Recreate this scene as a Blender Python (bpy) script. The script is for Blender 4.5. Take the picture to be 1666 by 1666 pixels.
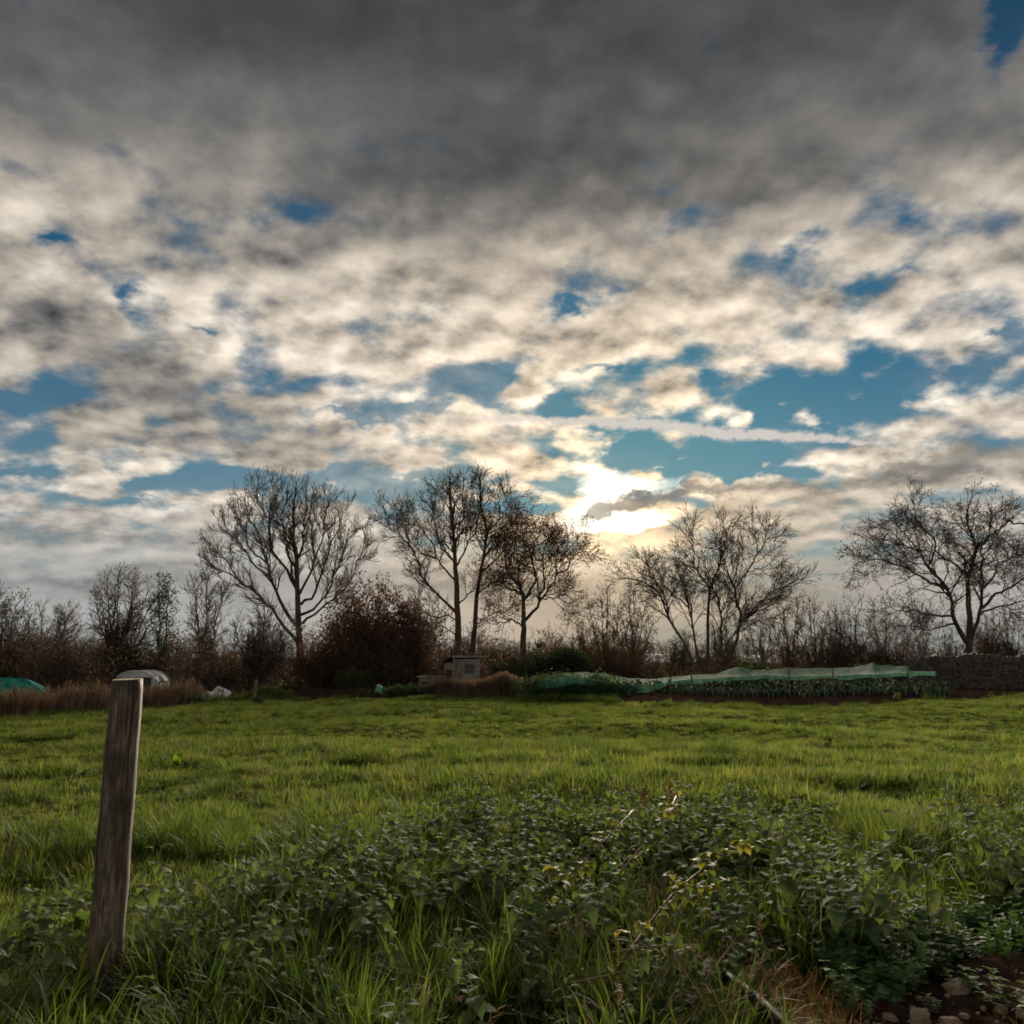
import bpy, bmesh, math, random
import numpy as np
from mathutils import Vector, Matrix, noise as mnoise

# ------------------------------------------------------------------ scene, camera
scene = bpy.context.scene
for o in list(bpy.data.objects):
    bpy.data.objects.remove(o)
EXPOSURE = 1.85
EYE = 1.5                                   # camera height (m)
PITCH = math.radians(9.52)
FPX = 1443.0                                # focal length in photo pixels (photo is 1666 wide)
cam_d = bpy.data.cameras.new('camera')
cam = bpy.data.objects.new('camera', cam_d)
scene.collection.objects.link(cam)
cam_d.sensor_width = 36.0
cam_d.lens = 36.0 * FPX / 1666.0
cam_d.clip_start = 0.05
cam_d.clip_end = 6000
cam.location = (0, 0, EYE)
cam.rotation_euler = (math.pi / 2 + PITCH, 0, 0)
scene.camera = cam
scene.view_settings.view_transform = 'Standard'
scene.view_settings.look = 'None'
scene.view_settings.exposure = EXPOSURE
scene.view_settings.gamma = 1.0
scene.view_settings.use_curve_mapping = False
scene.cycles.use_denoising = True
scene.cycles.max_bounces = 6
scene.cycles.transparent_max_bounces = 12
scene.cycles.filter_width = 1.7
scene.cycles.adaptive_threshold = 0.02

_f = Vector((0, math.cos(PITCH), math.sin(PITCH)))
_u = Vector((0, -math.sin(PITCH), math.cos(PITCH)))
def pdir(px, py):
    """direction of a photo pixel"""
    d = _f + Vector((1, 0, 0)) * ((px - 833) / FPX) + _u * ((833 - py) / FPX)
    return d.normalized()
def at(px, py, Y):
    """point on a photo pixel's ray at world distance Y"""
    d = pdir(px, py)
    return Vector((0, 0, EYE)) + d * (Y / d.y)
def on_ground(px, py, z=0.0):
    d = pdir(px, py)
    return Vector((0, 0, EYE)) + d * ((z - EYE) / d.z)

# ------------------------------------------------------------------ sun and sky
SUN_DIR = pdir(1000, 822)
SUN_EL = math.asin(SUN_DIR.z)
SUN_AZ = math.atan2(SUN_DIR.x, SUN_DIR.y)
sun_d = bpy.data.lights.new('sun', 'SUN')
sun_d.energy = 4.6
sun_d.angle = math.radians(24)
sun_d.color = (1.0, 0.86, 0.68)
sun = bpy.data.objects.new('sun', sun_d)
scene.collection.objects.link(sun)
sun.rotation_euler = (-SUN_DIR).to_track_quat('-Z', 'Y').to_euler()
sun.location = SUN_DIR * 100
class G:
    """small helper that chains shader nodes; sockets or numbers go in, sockets come out"""
    def __init__(s, tree):
        s.t = tree; s.n = tree.nodes; s.l = tree.links
    def put(s, sock, v):
        if isinstance(v, bpy.types.NodeSocket): s.l.new(v, sock)
        elif v is not None:
            if hasattr(sock.default_value, '__len__') and not hasattr(v, '__len__'): v = [v] * len(sock.default_value)
            if hasattr(v, '__len__') and len(sock.default_value) == 4 and len(v) == 3: v = (*v, 1)
            sock.default_value = v
    def m(s, op, a, b=None, c=None, clamp=False):
        n = s.n.new('ShaderNodeMath'); n.operation = op; n.use_clamp = clamp
        for i, v in enumerate((a, b, c)):
            if v is not None: s.put(n.inputs[i], v)
        return n.outputs[0]
    def v(s, op, a, b=None, scale=None):
        n = s.n.new('ShaderNodeVectorMath'); n.operation = op
        s.put(n.inputs[0], a)
        if b is not None: s.put(n.inputs[1], b)
        if scale is not None: s.put(n.inputs['Scale'], scale)
        return n.outputs['Value'] if op in ('DOT_PRODUCT', 'LENGTH', 'DISTANCE') else n.outputs[0]
    def xyz(s, x, y, z):
        n = s.n.new('ShaderNodeCombineXYZ')
        for i, q in enumerate((x, y, z)): s.put(n.inputs[i], q)
        return n.outputs[0]
    def sep(s, v):
        n = s.n.new('ShaderNodeSeparateXYZ'); s.put(n.inputs[0], v); return n.outputs
    def noise(s, vec, scale, detail=4, rough=0.5, dist=0.0, out=0, lac=2.0, dim='3D'):
        n = s.n.new('ShaderNodeTexNoise'); n.noise_dimensions = dim
        s.put(n.inputs['Vector'], vec); s.put(n.inputs['Scale'], scale); s.put(n.inputs['Detail'], detail)
        s.put(n.inputs['Roughness'], rough); s.put(n.inputs['Distortion'], dist); s.put(n.inputs['Lacunarity'], lac)
        return n.outputs[out]
    def voro(s, vec, scale, feature='F1', out='Distance', rnd=1.0, dim='3D'):
        n = s.n.new('ShaderNodeTexVoronoi'); n.voronoi_dimensions = dim; n.feature = feature
        s.put(n.inputs['Vector'], vec); s.put(n.inputs['Scale'], scale); s.put(n.inputs['Randomness'], rnd)
        return n.outputs[out]
    def rng(s, v, a, b, c=0.0, d=1.0, smooth=True):
        n = s.n.new('ShaderNodeMapRange'); n.interpolation_type = 'SMOOTHSTEP' if smooth else 'LINEAR'; n.clamp = True
        for i, q in enumerate((v, a, b, c, d)): s.put(n.inputs[i], q)
        return n.outputs[0]
    def mix(s, f, a, b, blend='MIX'):
        n = s.n.new('ShaderNodeMix'); n.data_type = 'RGBA'; n.blend_type = blend; n.clamp_factor = True
        s.put(n.inputs[0], f); s.put(n.inputs[6], a); s.put(n.inputs[7], b)
        return n.outputs[2]
    def ramp(s, f, stops, interp='LINEAR'):
        n = s.n.new('ShaderNodeValToRGB'); s.put(n.inputs[0], f)
        cr = n.color_ramp; cr.interpolation = interp
        while len(cr.elements) < len(stops): cr.elements.new(0.5)
        for e, (p, c) in zip(cr.elements, stops):
            e.position = p; e.color = (*c, 1) if hasattr(c, '__len__') else (c, c, c, 1)
        return n.outputs[0]

world = bpy.data.worlds.new('World')
scene.world = world
world.use_nodes = True
wt = world.node_tree
wt.nodes.clear()
W = G(wt)
SKY_STRENGTH = 0.1
tc = wt.nodes.new('ShaderNodeTexCoord')
D3 = W.v('NORMALIZE', tc.outputs['Generated'])
dx, dy, dz = W.sep(D3)
# clear air
nish = wt.nodes.new('ShaderNodeTexSky')
nish.sky_type = 'NISHITA'
nish.sun_disc = False
nish.sun_elevation = SUN_EL
nish.sun_rotation = SUN_AZ
nish.altitude = 100
nish.air_density = 1.0
nish.dust_density = 0.3
nish.ozone_density = 3.0
# stereographic position round the +Y axis: conformal, smooth over the whole sky in view
den = W.m('MAXIMUM', W.m('ADD', dy, 1.0), 0.02)
sx = W.m('DIVIDE', dx, den)
sz = W.m('DIVIDE', dz, den)
# position on a flat cloud layer at unit height
lz = W.m('ADD', W.m('MAXIMUM', dz, 0.0), 0.28)
P = W.xyz(W.m('DIVIDE', dx, lz), W.m('DIVIDE', dy, lz), 0.0)
# ragged edges for everything placed on the sky
wn = W.v('SUBTRACT', W.noise(P, 5.0, 4, 0.55, out=1, dim='2D'), (0.5, 0.5, 0.5))
wn2 = W.v('SUBTRACT', W.noise(W.xyz(sx, W.m('MULTIPLY', sz, 1.7), 3.0), 22.0, 5, 0.62, out=1, dim='2D'), (0.5, 0.5, 0.5))
wo = W.v('ADD', W.v('SCALE', wn, scale=0.025), W.v('SCALE', wn2, scale=0.034))
wx, wy, _ = W.sep(wo)
S = W.xyz(W.m('ADD', sx, wx), W.m('ADD', sz, wy), 0.0)

def stereo(px, py):
    d = pdir(px, py); return d.x / (1 + d.y), d.z / (1 + d.y)
def blob(px, py, rx, ry, rot=0.0, coord=None):
    """soft ellipse on the sky: centre and radii from the photo, rot in degrees anticlockwise"""
    x0, z0 = stereo(px, py)
    x1, z1 = stereo(px + 1, py)
    k = math.hypot(x1 - x0, z1 - z0)
    g = wt.nodes.new('ShaderNodeTexGradient'); g.gradient_type = 'QUADRATIC_SPHERE'
    tm = g.texture_mapping
    tm.vector_type = 'TEXTURE'
    tm.translation = (x0, z0, 0)
    tm.rotation = (0, 0, math.radians(rot))
    tm.scale = (2.5 * rx * k, 2.5 * ry * k, 1)
    wt.links.new(coord or S, g.inputs[0])
    return g.outputs['Fac']
def blobs(lst, base=0.0, coord=None):
    acc = base
    for (px, py, rx, ry, rot, amp) in lst:
        acc = W.m('MULTIPLY_ADD', blob(px, py, rx, ry, rot, coord), amp, acc)
    return acc

# coverage: gaps (negative) and banks (positive)
COVER = [
    (1095, 330, 100, 34, 0, .55), (280, 345, 50, 60, 0, .5), (60, 635, 90, 26, 0, .2), (110, 695, 60, 20, 0, .3),
    (1655, 25, 70, 52, -50, -1.7), (1590, 150, 30, 50, 20, -.15),
    (420, 312, 60, 32, 0, -.75), (205, 235, 80, 40, 0, -.24), (590, 160, 60, 60, 0, -.26), (105, 5, 60, 22, 0, -.6),
    (85, 390, 30, 15, 0, -.75), (222, 490, 20, 30, 20, -.75), (325, 538, 38, 11, -35, -.6), (185, 580, 55, 22, 10, -.42), (60, 640, 120, 34, 8, -.36),
    (1310, 396, 28, 22, 0, -.55), (1470, 330, 50, 24, -10, -.35), (950, 482, 55, 10, 12, -.55), (1405, 520, 40, 50, 30, -.45), (1500, 440, 110, 10, 15, -.35),
    (1230, 655, 150, 34, 4, -.85), (1440, 645, 130, 34, 2, -.85), (1600, 560, 90, 12, 5, -.45), (1100, 590, 40, 18, 20, -.4),
    (795, 622, 55, 22, 10, -.85), (690, 664, 100, 12, 5, -.7), (560, 692, 70, 12, -5, -.9), (985, 600, 50, 16, 10, -.6), (910, 662, 60, 18, 0, -.6),
    (1085, 740, 140, 18, -3, -1.0), (1220, 765, 100, 11, -6, -.75), (870, 786, 50, 8, 0, -.4),
    (580, 785, 210, 18, -2, -1.0), (20, 752, 46, 14, 0, -.7), (230, 802, 60, 10, 10, -.6), (20, 832, 40, 8, 0, -.5),
    (300, 630, 240, 60, -22, .45), (60, 500, 170, 50, -15, .5), (650, 470, 330, 60, 0, .14), (1250, 470, 130, 50, 0, .12),
    (1480, 775, 260, 32, 8, .6), (150, 780, 110, 16, 5, .4), (330, 835, 200, 16, 0, .35), (700, 740, 200, 20, 0, .35),
    (1000, 850, 260, 26, 0, .35), (1060, 645, 80, 18, 25, .45), (870, 635, 30, 22, 0, .55), (1215, 668, 26, 18, 0, .75), (1610, 670, 80, 26, 0, .6), (1240, 560, 100, 26, 5, .25), (960, 690, 120, 14, 5, .35),
]
up = W.rng(dz, 0.36, 0.58)                      # the solid deck overhead
cov = blobs(COVER, W.m('MULTIPLY_ADD', up, 0.38, W.rng(dz, 0.26, 0.38, 0.15, 0.33)))
low = W.rng(dz, 0.05, 0.20, 1.0, 0.0)           # thin streaks low over the horizon
n1 = W.noise(P, 7.4, 7, 0.545, dim='2D')
n1s = W.noise(W.v('ADD', P, (0.011, 0.040, 0.0)), 7.4, 4, 0.5, dim='2D')
n0 = W.noise(P, 1.4, 2, 0.5, dim='2D')
cells = W.voro(W.v('ADD', P, W.v('SCALE', wn, scale=0.16)), 8.6, 'SMOOTH_F1', dim='2D')
SH = W.xyz(W.m('MULTIPLY', sx, 3.2), W.m('MULTIPLY', sz, 20.0), 0.0)
n3 = W.m('SUBTRACT', W.noise(SH, 1.0, 5, 0.5, 0.4, dim='2D'), 0.5)
nh = W.m('SUBTRACT', n1, 0.5)
nn = W.m('MULTIPLY_ADD', nh, 1.35, W.m('MULTIPLY', W.m('SUBTRACT', n0, 0.5), 0.2))
nn = W.m('MULTIPLY_ADD', W.m('SUBTRACT', 0.38, cells), 1.15, nn)
nlow = W.m('MULTIPLY_ADD', n3, 1.2, 0.22)
nn = W.m('MULTIPLY_ADD', W.m('SUBTRACT', nlow, nn), low, nn)
dens = W.m('ADD', nn, cov)
alpha = W.rng(dens, -0.28, 0.40)
thick = W.rng(dens, 0.0, 0.8)
relief = W.m('SUBTRACT', n1, n1s)
hi = W.m('MULTIPLY', W.m('SUBTRACT', 1.0, low), W.m('MULTIPLY_ADD', up, -0.62, 1.0))
veil = W.rng(W.m('MULTIPLY_ADD', n3, 0.8, n0), 0.35, 0.95, 0.0, 0.34)
alpha = W.m('MAXIMUM', alpha, veil)
# brightness of the cloud base: dark overhead, brighter towards the horizon
prof = W.ramp(W.m('ADD', dz, W.m('MULTIPLY', W.sep(wn)[1], 0.10)), [(0.0, .34), (.04, .38), (.09, .43), (.17, .53), (.30, .60), (.37, .55), (.43, .39), (.48, .235), (.53, .15), (.60, .088), (.66, .072), (.8, .11), (1.0, .16)])  # unseen zenith raised again to add fill light on the ground
LIGHT = [
    (430, 230, 110, 60, 30, .08), (330, 180, 120, 40, 0, .03), (1300, 180, 200, 60, 0, .04), (60, 330, 160, 50, 10, .12), (1580, 300, 120, 60, 0, .10),
    (50, 500, 200, 55, -18, -.28), (60, 640, 220, 60, 0, -.32), (330, 655, 260, 60, -20, -.30), (180, 720, 260, 30, 0, -.22), (830, 300, 500, 60, 0, -.08), (1050, 240, 300, 60, 0, -.03), (480, 330, 130, 30, 10, -.10), (700, 400, 120, 20, 0, -.05),
    (1580, 755, 190, 30, 8, -.22), (1300, 775, 130, 7, 14, .14), (1500, 735, 100, 8, 14, .12), (130, 805, 120, 12, 8, -.14), (100, 870, 250, 16, 0, -.22), (150, 945, 320, 24, 0, -.20), (320, 815, 150, 10, 3, .12), (110, 775, 110, 12, 8, .10), (1150, 960, 500, 18, 0, -.10), (760, 955, 200, 26, 0, -.10),
    (950, 470, 400, 70, 0, .05), (400, 560, 160, 36, -30, .06), (870, 730, 120, 24, 0, .10), (950, 890, 150, 34, 0, .12), (730, 700, 200, 36, 0, .06),
]
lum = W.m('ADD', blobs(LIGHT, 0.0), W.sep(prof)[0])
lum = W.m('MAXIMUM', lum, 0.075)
lum = W.m('MULTIPLY', lum, W.rng(dy, 0.3, -0.6, 1.0, 1.5))   # unseen front-lit clouds beside and behind the camera, brightened to fill the ground
lum = W.m('MULTIPLY', lum, W.m('MULTIPLY_ADD', W.m('MULTIPLY', relief, hi), 2.6, 1.0))
lum = W.m('MULTIPLY', lum, W.m('MULTIPLY_ADD', thick, -0.30, 1.14))
lum = W.m('MULTIPLY', lum, W.m('MULTIPLY_ADD', W.m('MULTIPLY', W.m('MULTIPLY_ADD', W.m('SUBTRACT', 0.36, cells), 0.8, nh), hi), 0.8, 1.0))
lum = W.m('MULTIPLY', lum, W.m('MULTIPLY_ADD', W.m('MULTIPLY', n3, low), 1.7, 1.0))
# veiled sun
ang = W.v('DISTANCE', D3, tuple(SUN_DIR))
glow = W.m('POWER', 0.36788, W.m('MULTIPLY', ang, 9.0))
warm = W.m('POWER', 0.36788, W.m('MULTIPLY', ang, 7.0))
halo = W.m('POWER', 0.36788, W.m('MULTIPLY', W.m('MULTIPLY', ang, ang), 230.0))
w2x, w2y, _ = W.sep(wn2)
S2 = W.xyz(W.m('MULTIPLY_ADD', w2x, 0.036, sx), W.m('MULTIPLY_ADD', w2y, 0.034, sz), 0.0)
core = blobs([(990, 848, 80, 18, 0, 1.5), (955, 818, 40, 22, 35, 1.3), (1020, 797, 60, 14, 12, 1.2), (965, 768, 38, 14, -5, 1.0), (1040, 850, 40, 16, 0, .7), (1110, 785, 40, 9, 10, .4),
              (1010, 882, 90, 10, 0, -.9)], 0.0, S2)
streak = blobs([(1005, 823, 58, 12, 12, 1.7), (1080, 805, 80, 10, 9, 1.6), (955, 838, 34, 7, 12, 1.1), (1170, 800, 70, 8, 4, 1.1), (985, 792, 45, 4, 4, .5), (1330, 785, 120, 9, 6, .7), (1480, 765, 140, 14, 8, .7), (1600, 742, 160, 26, 8, .9)], 0.0, S2)
streak = W.rng(W.m('MULTIPLY_ADD', nh, 1.6, streak), 0.05, 1.5, 0.0, 0.82)
core = W.rng(core, 0.25, 1.3)
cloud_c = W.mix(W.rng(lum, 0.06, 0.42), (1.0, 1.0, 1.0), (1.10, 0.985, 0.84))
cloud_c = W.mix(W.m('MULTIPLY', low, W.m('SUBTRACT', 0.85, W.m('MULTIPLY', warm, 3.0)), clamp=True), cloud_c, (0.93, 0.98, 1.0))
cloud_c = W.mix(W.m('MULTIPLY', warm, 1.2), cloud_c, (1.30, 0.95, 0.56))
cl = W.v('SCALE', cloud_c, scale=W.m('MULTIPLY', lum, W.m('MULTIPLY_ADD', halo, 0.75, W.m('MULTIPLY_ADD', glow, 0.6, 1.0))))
# clear sky: Nishita, toned to the deep blue of the photograph's gaps
blue = W.v('SCALE', W.mix(1.0, nish.outputs[0], (0.23, 0.585, 0.655), 'MULTIPLY'), scale=SKY_STRENGTH)
bl = W.v('LENGTH', blue)
blue = W.v('SCALE', blue, scale=W.m('DIVIDE', 1.0, W.m('MULTIPLY_ADD', bl, 0.9, 1.0)))
blue = W.mix(W.rng(dz, 0.34, 0.10, 0.0, 0.42), blue, (0.30, 0.37, 0.40))
blue = W.v('SCALE', blue, scale=W.rng(dz, 0.4, 0.64, 1.0, 0.62))
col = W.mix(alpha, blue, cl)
# vapour trail
TR = W.xyz(W.m('MULTIPLY_ADD', w2x, 0.008, sx), W.m('MULTIPLY_ADD', w2y, 0.012, sz), 0.0)
trail = blobs([(840, 683, 120, 7, -2, 1.0), (980, 689, 120, 9, -3, 1.2), (1110, 697, 120, 9, -4, 1.3), (1230, 706, 110, 8, -4, 1.3), (1330, 714, 90, 6, -4, 1.2), (1410, 720, 50, 3.5, -4, 1.0), (1220, 716, 60, 10, 3, .4)], 0.0, TR)
fine = W.noise(W.xyz(sx, sz, 7.0), 170.0, 3, 0.6, dim='2D')
trail = W.m('MULTIPLY', trail, W.rng(fine, 0.3, 0.68, 0.62, 1.15))
col = W.mix(W.rng(trail, 0.15, 1.25, 0, .85), col, (0.74, 0.66, 0.59))
col = W.mix(core, col, (2.4, 2.15, 1.75))
col = W.mix(streak, col, (0.215, 0.20, 0.175))
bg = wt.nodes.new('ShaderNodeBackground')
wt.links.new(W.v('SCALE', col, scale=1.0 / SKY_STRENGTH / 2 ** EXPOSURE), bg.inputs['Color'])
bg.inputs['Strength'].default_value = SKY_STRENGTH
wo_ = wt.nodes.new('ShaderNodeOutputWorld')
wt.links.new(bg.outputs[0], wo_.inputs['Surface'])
world.cycles.sampling_method = 'NONE'
# ------------------------------------------------------------------ helpers
random.seed(11)
rs = np.random.RandomState(5)
COL = scene.collection
def tag(o, label=None, cat=None, group=None, kind=None):
    if label: o['label'] = label
    if cat: o['category'] = cat
    if group: o['group'] = group
    if kind: o['kind'] = kind
    return o
def mesh_data(name, verts, faces, mats, smooth=False, mat_idx=None):
    me = bpy.data.meshes.new(name)
    if isinstance(faces, np.ndarray) and isinstance(verts, np.ndarray):
        k = faces.shape[1]
        me.vertices.add(len(verts)); me.vertices.foreach_set('co', verts.astype(np.float32).ravel())
        me.loops.add(faces.size); me.loops.foreach_set('vertex_index', faces.astype(np.int32).ravel())
        me.polygons.add(len(faces)); me.polygons.foreach_set('loop_start', np.arange(0, faces.size, k, dtype=np.int32))
        me.update(calc_edges=True)
    else:
        me.from_pydata([tuple(v) for v in verts], [], [tuple(int(i) for i in f) for f in faces])
    if smooth: me.polygons.foreach_set('use_smooth', np.ones(len(me.polygons), dtype=bool))
    for m in (mats if isinstance(mats, (list, tuple)) else [mats]):
        if m: me.materials.append(m)
    if mat_idx is not None: me.polygons.foreach_set('material_index', np.asarray(mat_idx, dtype=np.int32))
    me.update()
    return me
def obj(name, data, parent=None, loc=None, rot=None, scale=None):
    o = bpy.data.objects.new(name, data)
    COL.objects.link(o)
    if parent is not None: o.parent = parent
    if loc is not None: o.location = loc
    if rot is not None: o.rotation_euler = rot
    if scale is not None: o.scale = scale
    return o
def empty(name, loc, rz=0.0):
    o = obj(name, None, None, loc, (0, 0, rz)); o.empty_display_size = 0.2
    return o
class MB:
    """collects simple shapes into one mesh"""
    def __init__(s): s.v = []; s.f = []
    def add(s, v, f):
        b = len(s.v); s.v += [tuple(p) for p in v]; s.f += [tuple(i + b for i in q) for q in f]; return s
    def box(s, c, size, rot=None, jit=0.0):
        hx, hy, hz = size[0] / 2, size[1] / 2, size[2] / 2
        vs = [Vector((x * hx, y * hy, z * hz)) for x in (-1, 1) for y in (-1, 1) for z in (-1, 1)]
        if jit: vs = [v + Vector([random.uniform(-jit, jit) for _ in range(3)]) for v in vs]
        if rot is not None:
            M = rot if isinstance(rot, Matrix) else Matrix.Rotation(rot, 3, 'Z')
            vs = [M @ v for v in vs]
        c = Vector(c)
        return s.add([v + c for v in vs], [(0, 1, 3, 2), (4, 6, 7, 5), (0, 4, 5, 1), (2, 3, 7, 6), (0, 2, 6, 4), (1, 5, 7, 3)])
    def tube(s, pts, rad, k=8, cap=True):
        pts = [Vector(p) for p in pts]; n = len(pts); b = len(s.v)
        if not hasattr(rad, '__len__'): rad = [rad] * n
        for i, p in enumerate(pts):
            t = (pts[min(i + 1, n - 1)] - pts[max(i - 1, 0)]).normalized()
            ref = Vector((0, 1, 0)) if abs(t.z) > .8 else Vector((0, 0, 1))
            u = t.cross(ref).normalized(); w = t.cross(u)
            for j in range(k):
                a = 2 * math.pi * j / k
                s.v.append(tuple(p + (u * math.cos(a) + w * math.sin(a)) * rad[i]))
        for i in range(n - 1):
            for j in range(k):
                j2 = (j + 1) % k
                s.f.append((b + i * k + j, b + i * k + j2, b + (i + 1) * k + j2, b + (i + 1) * k + j))
        if cap:
            s.f.append(tuple(b + j for j in range(k))[::-1]); s.f.append(tuple(b + (n - 1) * k + j for j in range(k)))
        return s
    def data(s, name, mat, smooth=False): return mesh_data(name, s.v, s.f, mat, smooth)
def proj(x, y, z):
    """world -> photo pixels (numpy)"""
    zz = z - EYE
    d = y * math.cos(PITCH) + zz * math.sin(PITCH)
    h = -y * math.sin(PITCH) + zz * math.cos(PITCH)
    d = np.maximum(d, 1e-3)
    return 833 + FPX * x / d, 833 - FPX * h / d
def in_poly(px, py, poly):
    inside = np.zeros(len(px), bool)
    n = len(poly); j = n - 1
    for i in range(n):
        xi, yi = poly[i]; xj, yj = poly[j]
        c = ((yi > py) != (yj > py)) & (px < (xj - xi) * (py - yi) / ((yj - yi) + 1e-12) + xi)
        inside ^= c; j = i
    return inside
# value noise for terrain (numpy)
_tab = np.random.RandomState(3).rand(256, 256)
def vnoise(x, y):
    xi = np.floor(x).astype(int); yi = np.floor(y).astype(int)
    fx = x - xi; fy = y - yi
    fx = fx * fx * (3 - 2 * fx); fy = fy * fy * (3 - 2 * fy)
    g = lambda a, b: _tab[a & 255, b & 255]
    return (g(xi, yi) * (1 - fx) + g(xi + 1, yi) * fx) * (1 - fy) + (g(xi, yi + 1) * (1 - fx) + g(xi + 1, yi + 1) * fx) * fy
def sstep(a, b, x):
    t = np.clip((x - a) / (b - a), 0, 1); return t * t * (3 - 2 * t)
def gh(x, y):
    x = np.asarray(x, float); y = np.asarray(y, float)
    near = 1 - sstep(55, 80, y)
    z = ((vnoise(x * .33 + 7, y * .33) - .5) * .16 + (vnoise(x * 1.1, y * 1.1 + 3) - .5) * .07) * near * sstep(0, 3, y)
    z = z - .45 * sstep(40, 60, y) - 1.0 * sstep(70, 300, y)
    return z
def ghf(x, y): return float(gh(x, y))

# ------------------------------------------------------------------ materials
def new_mat(name):
    m = bpy.data.materials.new(name); m.use_nodes = True
    m.node_tree.nodes.clear()
    return m, G(m.node_tree)
def finish(m, g, shader, disp=None):
    out = g.n.new('ShaderNodeOutputMaterial')
    g.l.new(shader, out.inputs['Surface'])
    return m
def principled(g, col, rough=0.7, spec=0.3, bump=None, bump_s=0.3, bump_d=0.02, metallic=0.0):
    p = g.n.new('ShaderNodeBsdfPrincipled')
    g.put(p.inputs['Base Color'], col); g.put(p.inputs['Roughness'], rough); g.put(p.inputs['Metallic'], metallic)
    g.put(p.inputs['Specular IOR Level'], spec)
    if bump is not None:
        b = g.n.new('ShaderNodeBump'); g.put(b.inputs['Height'], bump); b.inputs['Strength'].default_value = bump_s; b.inputs['Distance'].default_value = bump_d
        g.l.new(b.outputs[0], p.inputs['Normal'])
    return p.outputs[0]
def coords(g, kind='Object'):
    return g.n.new('ShaderNodeTexCoord').outputs[kind]
def position(g): return g.n.new('ShaderNodeNewGeometry').outputs['Position']
def rand(g): return g.n.new('ShaderNodeObjectInfo').outputs['Random']
def leaf_mat(name, stops, trans=0.45, rough=0.55, spec=0.35, patch=0.5, tint=(1.25, 1.2, .6), var=None, pscale=.45, crinkle=0.0):
    """thin leaf: light reflects and shines through; colour varies by plant and by patch of ground"""
    m, g = new_mat(name)
    p = position(g)
    n = g.noise(p, pscale, 3, .55)
    fine = g.noise(p, 4.0, 3, .6)
    f = g.m('MULTIPLY_ADD', g.m('SUBTRACT', n, .5), 2.2 * patch, g.m('MULTIPLY_ADD', g.m('SUBTRACT', rand(g), .5), .55, .5))
    f = g.m('MULTIPLY_ADD', g.m('SUBTRACT', fine, .5), .95, f, clamp=True)
    c = g.ramp(f, stops)
    bump = None
    if crinkle:
        bump = g.voro(p, 95.0); c = g.mix(g.rng(bump, .0, .55, .35, 0.0), c, (.10, .14, .06))
    pr = principled(g, c, rough, spec, bump, crinkle, .006)
    t = g.n.new('ShaderNodeBsdfTranslucent')
    g.put(t.inputs['Color'], g.mix(1.0, c, tint, 'MULTIPLY'))
    mx = g.n.new('ShaderNodeMixShader'); mx.inputs[0].default_value = trans
    g.l.new(pr, mx.inputs[1]); g.l.new(t.outputs[0], mx.inputs[2])
    return finish(m, g, mx.outputs[0])
def plain_mat(name, c1, c2, scale=8.0, rough=0.8, spec=.2, bump=.3, stretch=(1, 1, 1), dist=.02, detail=6, kind='Object', vary=.25):
    m, g = new_mat(name)
    co = g.v('MULTIPLY', coords(g, kind), stretch)
    n = g.noise(co, scale, detail, .6)
    f = g.m('MULTIPLY_ADD', g.m('SUBTRACT', rand(g), .5), vary, g.rng(n, .3, .7), clamp=True)
    return finish(m, g, principled(g, g.mix(f, c1, c2), rough, spec, n, bump, dist))

MAT = {}
MAT['grass'] = leaf_mat('grass_blades', [(0.0, (.036, .068, .018)), (.35, (.088, .142, .032)), (.68, (.146, .192, .048)), (.9, (.195, .188, .065)), (1.0, (.19, .15, .085))], .52, .7, .12, .6, (1.22, 1.12, .65), pscale=1.1)
MAT['tall_grass'] = leaf_mat('tall_grass_blades', [(0.0, (.032, .062, .016)), (.5, (.066, .105, .024)), (1.0, (.13, .155, .04))], .5, .65, .15, .25)
MAT['dry_grass'] = leaf_mat('dry_grass_blades', [(0.0, (.16, .09, .03)), (.5, (.30, .15, .045)), (1.0, (.36, .25, .10))], .35, .7, .2, .3, (1.1, 1, .8))
MAT['straw'] = leaf_mat('dead_stems', [(0.0, (.10, .066, .046)), (.5, (.18, .118, .082)), (1.0, (.29, .20, .14))], .25, .8, .15, .35, (1.1, 1, .8))
MAT['reed'] = leaf_mat('russet_reeds', [(0.0, (.085, .056, .038)), (.5, (.16, .105, .072)), (1.0, (.25, .17, .115))], .35, .8, .15, .25, (1.1, 1, .8))
MAT['nettle'] = leaf_mat('nettle_leaves', [(0.0, (.050, .082, .040)), (.5, (.092, .130, .064)), (1.0, (.15, .19, .085))], .32, .8, .07, .25, (1.3, 1.35, .45), crinkle=.8)
MAT['bramble'] = leaf_mat('bramble_leaves', [(0.0, (.045, .075, .022)), (.5, (.10, .13, .035)), (1.0, (.30, .28, .05))], .35, .7, .15, .3)
MAT['yellow_leaf'] = leaf_mat('yellowing_leaves', [(0.0, (.08, .10, .025)), (.5, (.17, .165, .035)), (1.0, (.27, .22, .05))], .4, .7, .15, .2)
MAT['dock'] = leaf_mat('dock_leaves', [(0.0, (.06, .12, .02)), (1.0, (.13, .22, .03))], .5, .8, .04, .2)
MAT['chickweed'] = leaf_mat('chickweed_leaves', [(0.0, (.035, .08, .026)), (.5, (.065, .125, .04)), (1.0, (.13, .19, .06))], .35, .7, .15, .3)
MAT['evergreen'] = leaf_mat('evergreen_leaves', [(0.0, (.014, .024, .010)), (.5, (.028, .046, .018)), (1.0, (.055, .075, .03))], .2, .7, .15, .3)
MAT['shrub'] = leaf_mat('green_shrub_leaves', [(0.0, (.022, .042, .020)), (.5, (.042, .072, .034)), (1.0, (.08, .115, .056))], .3, .7, .15, .3)
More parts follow.
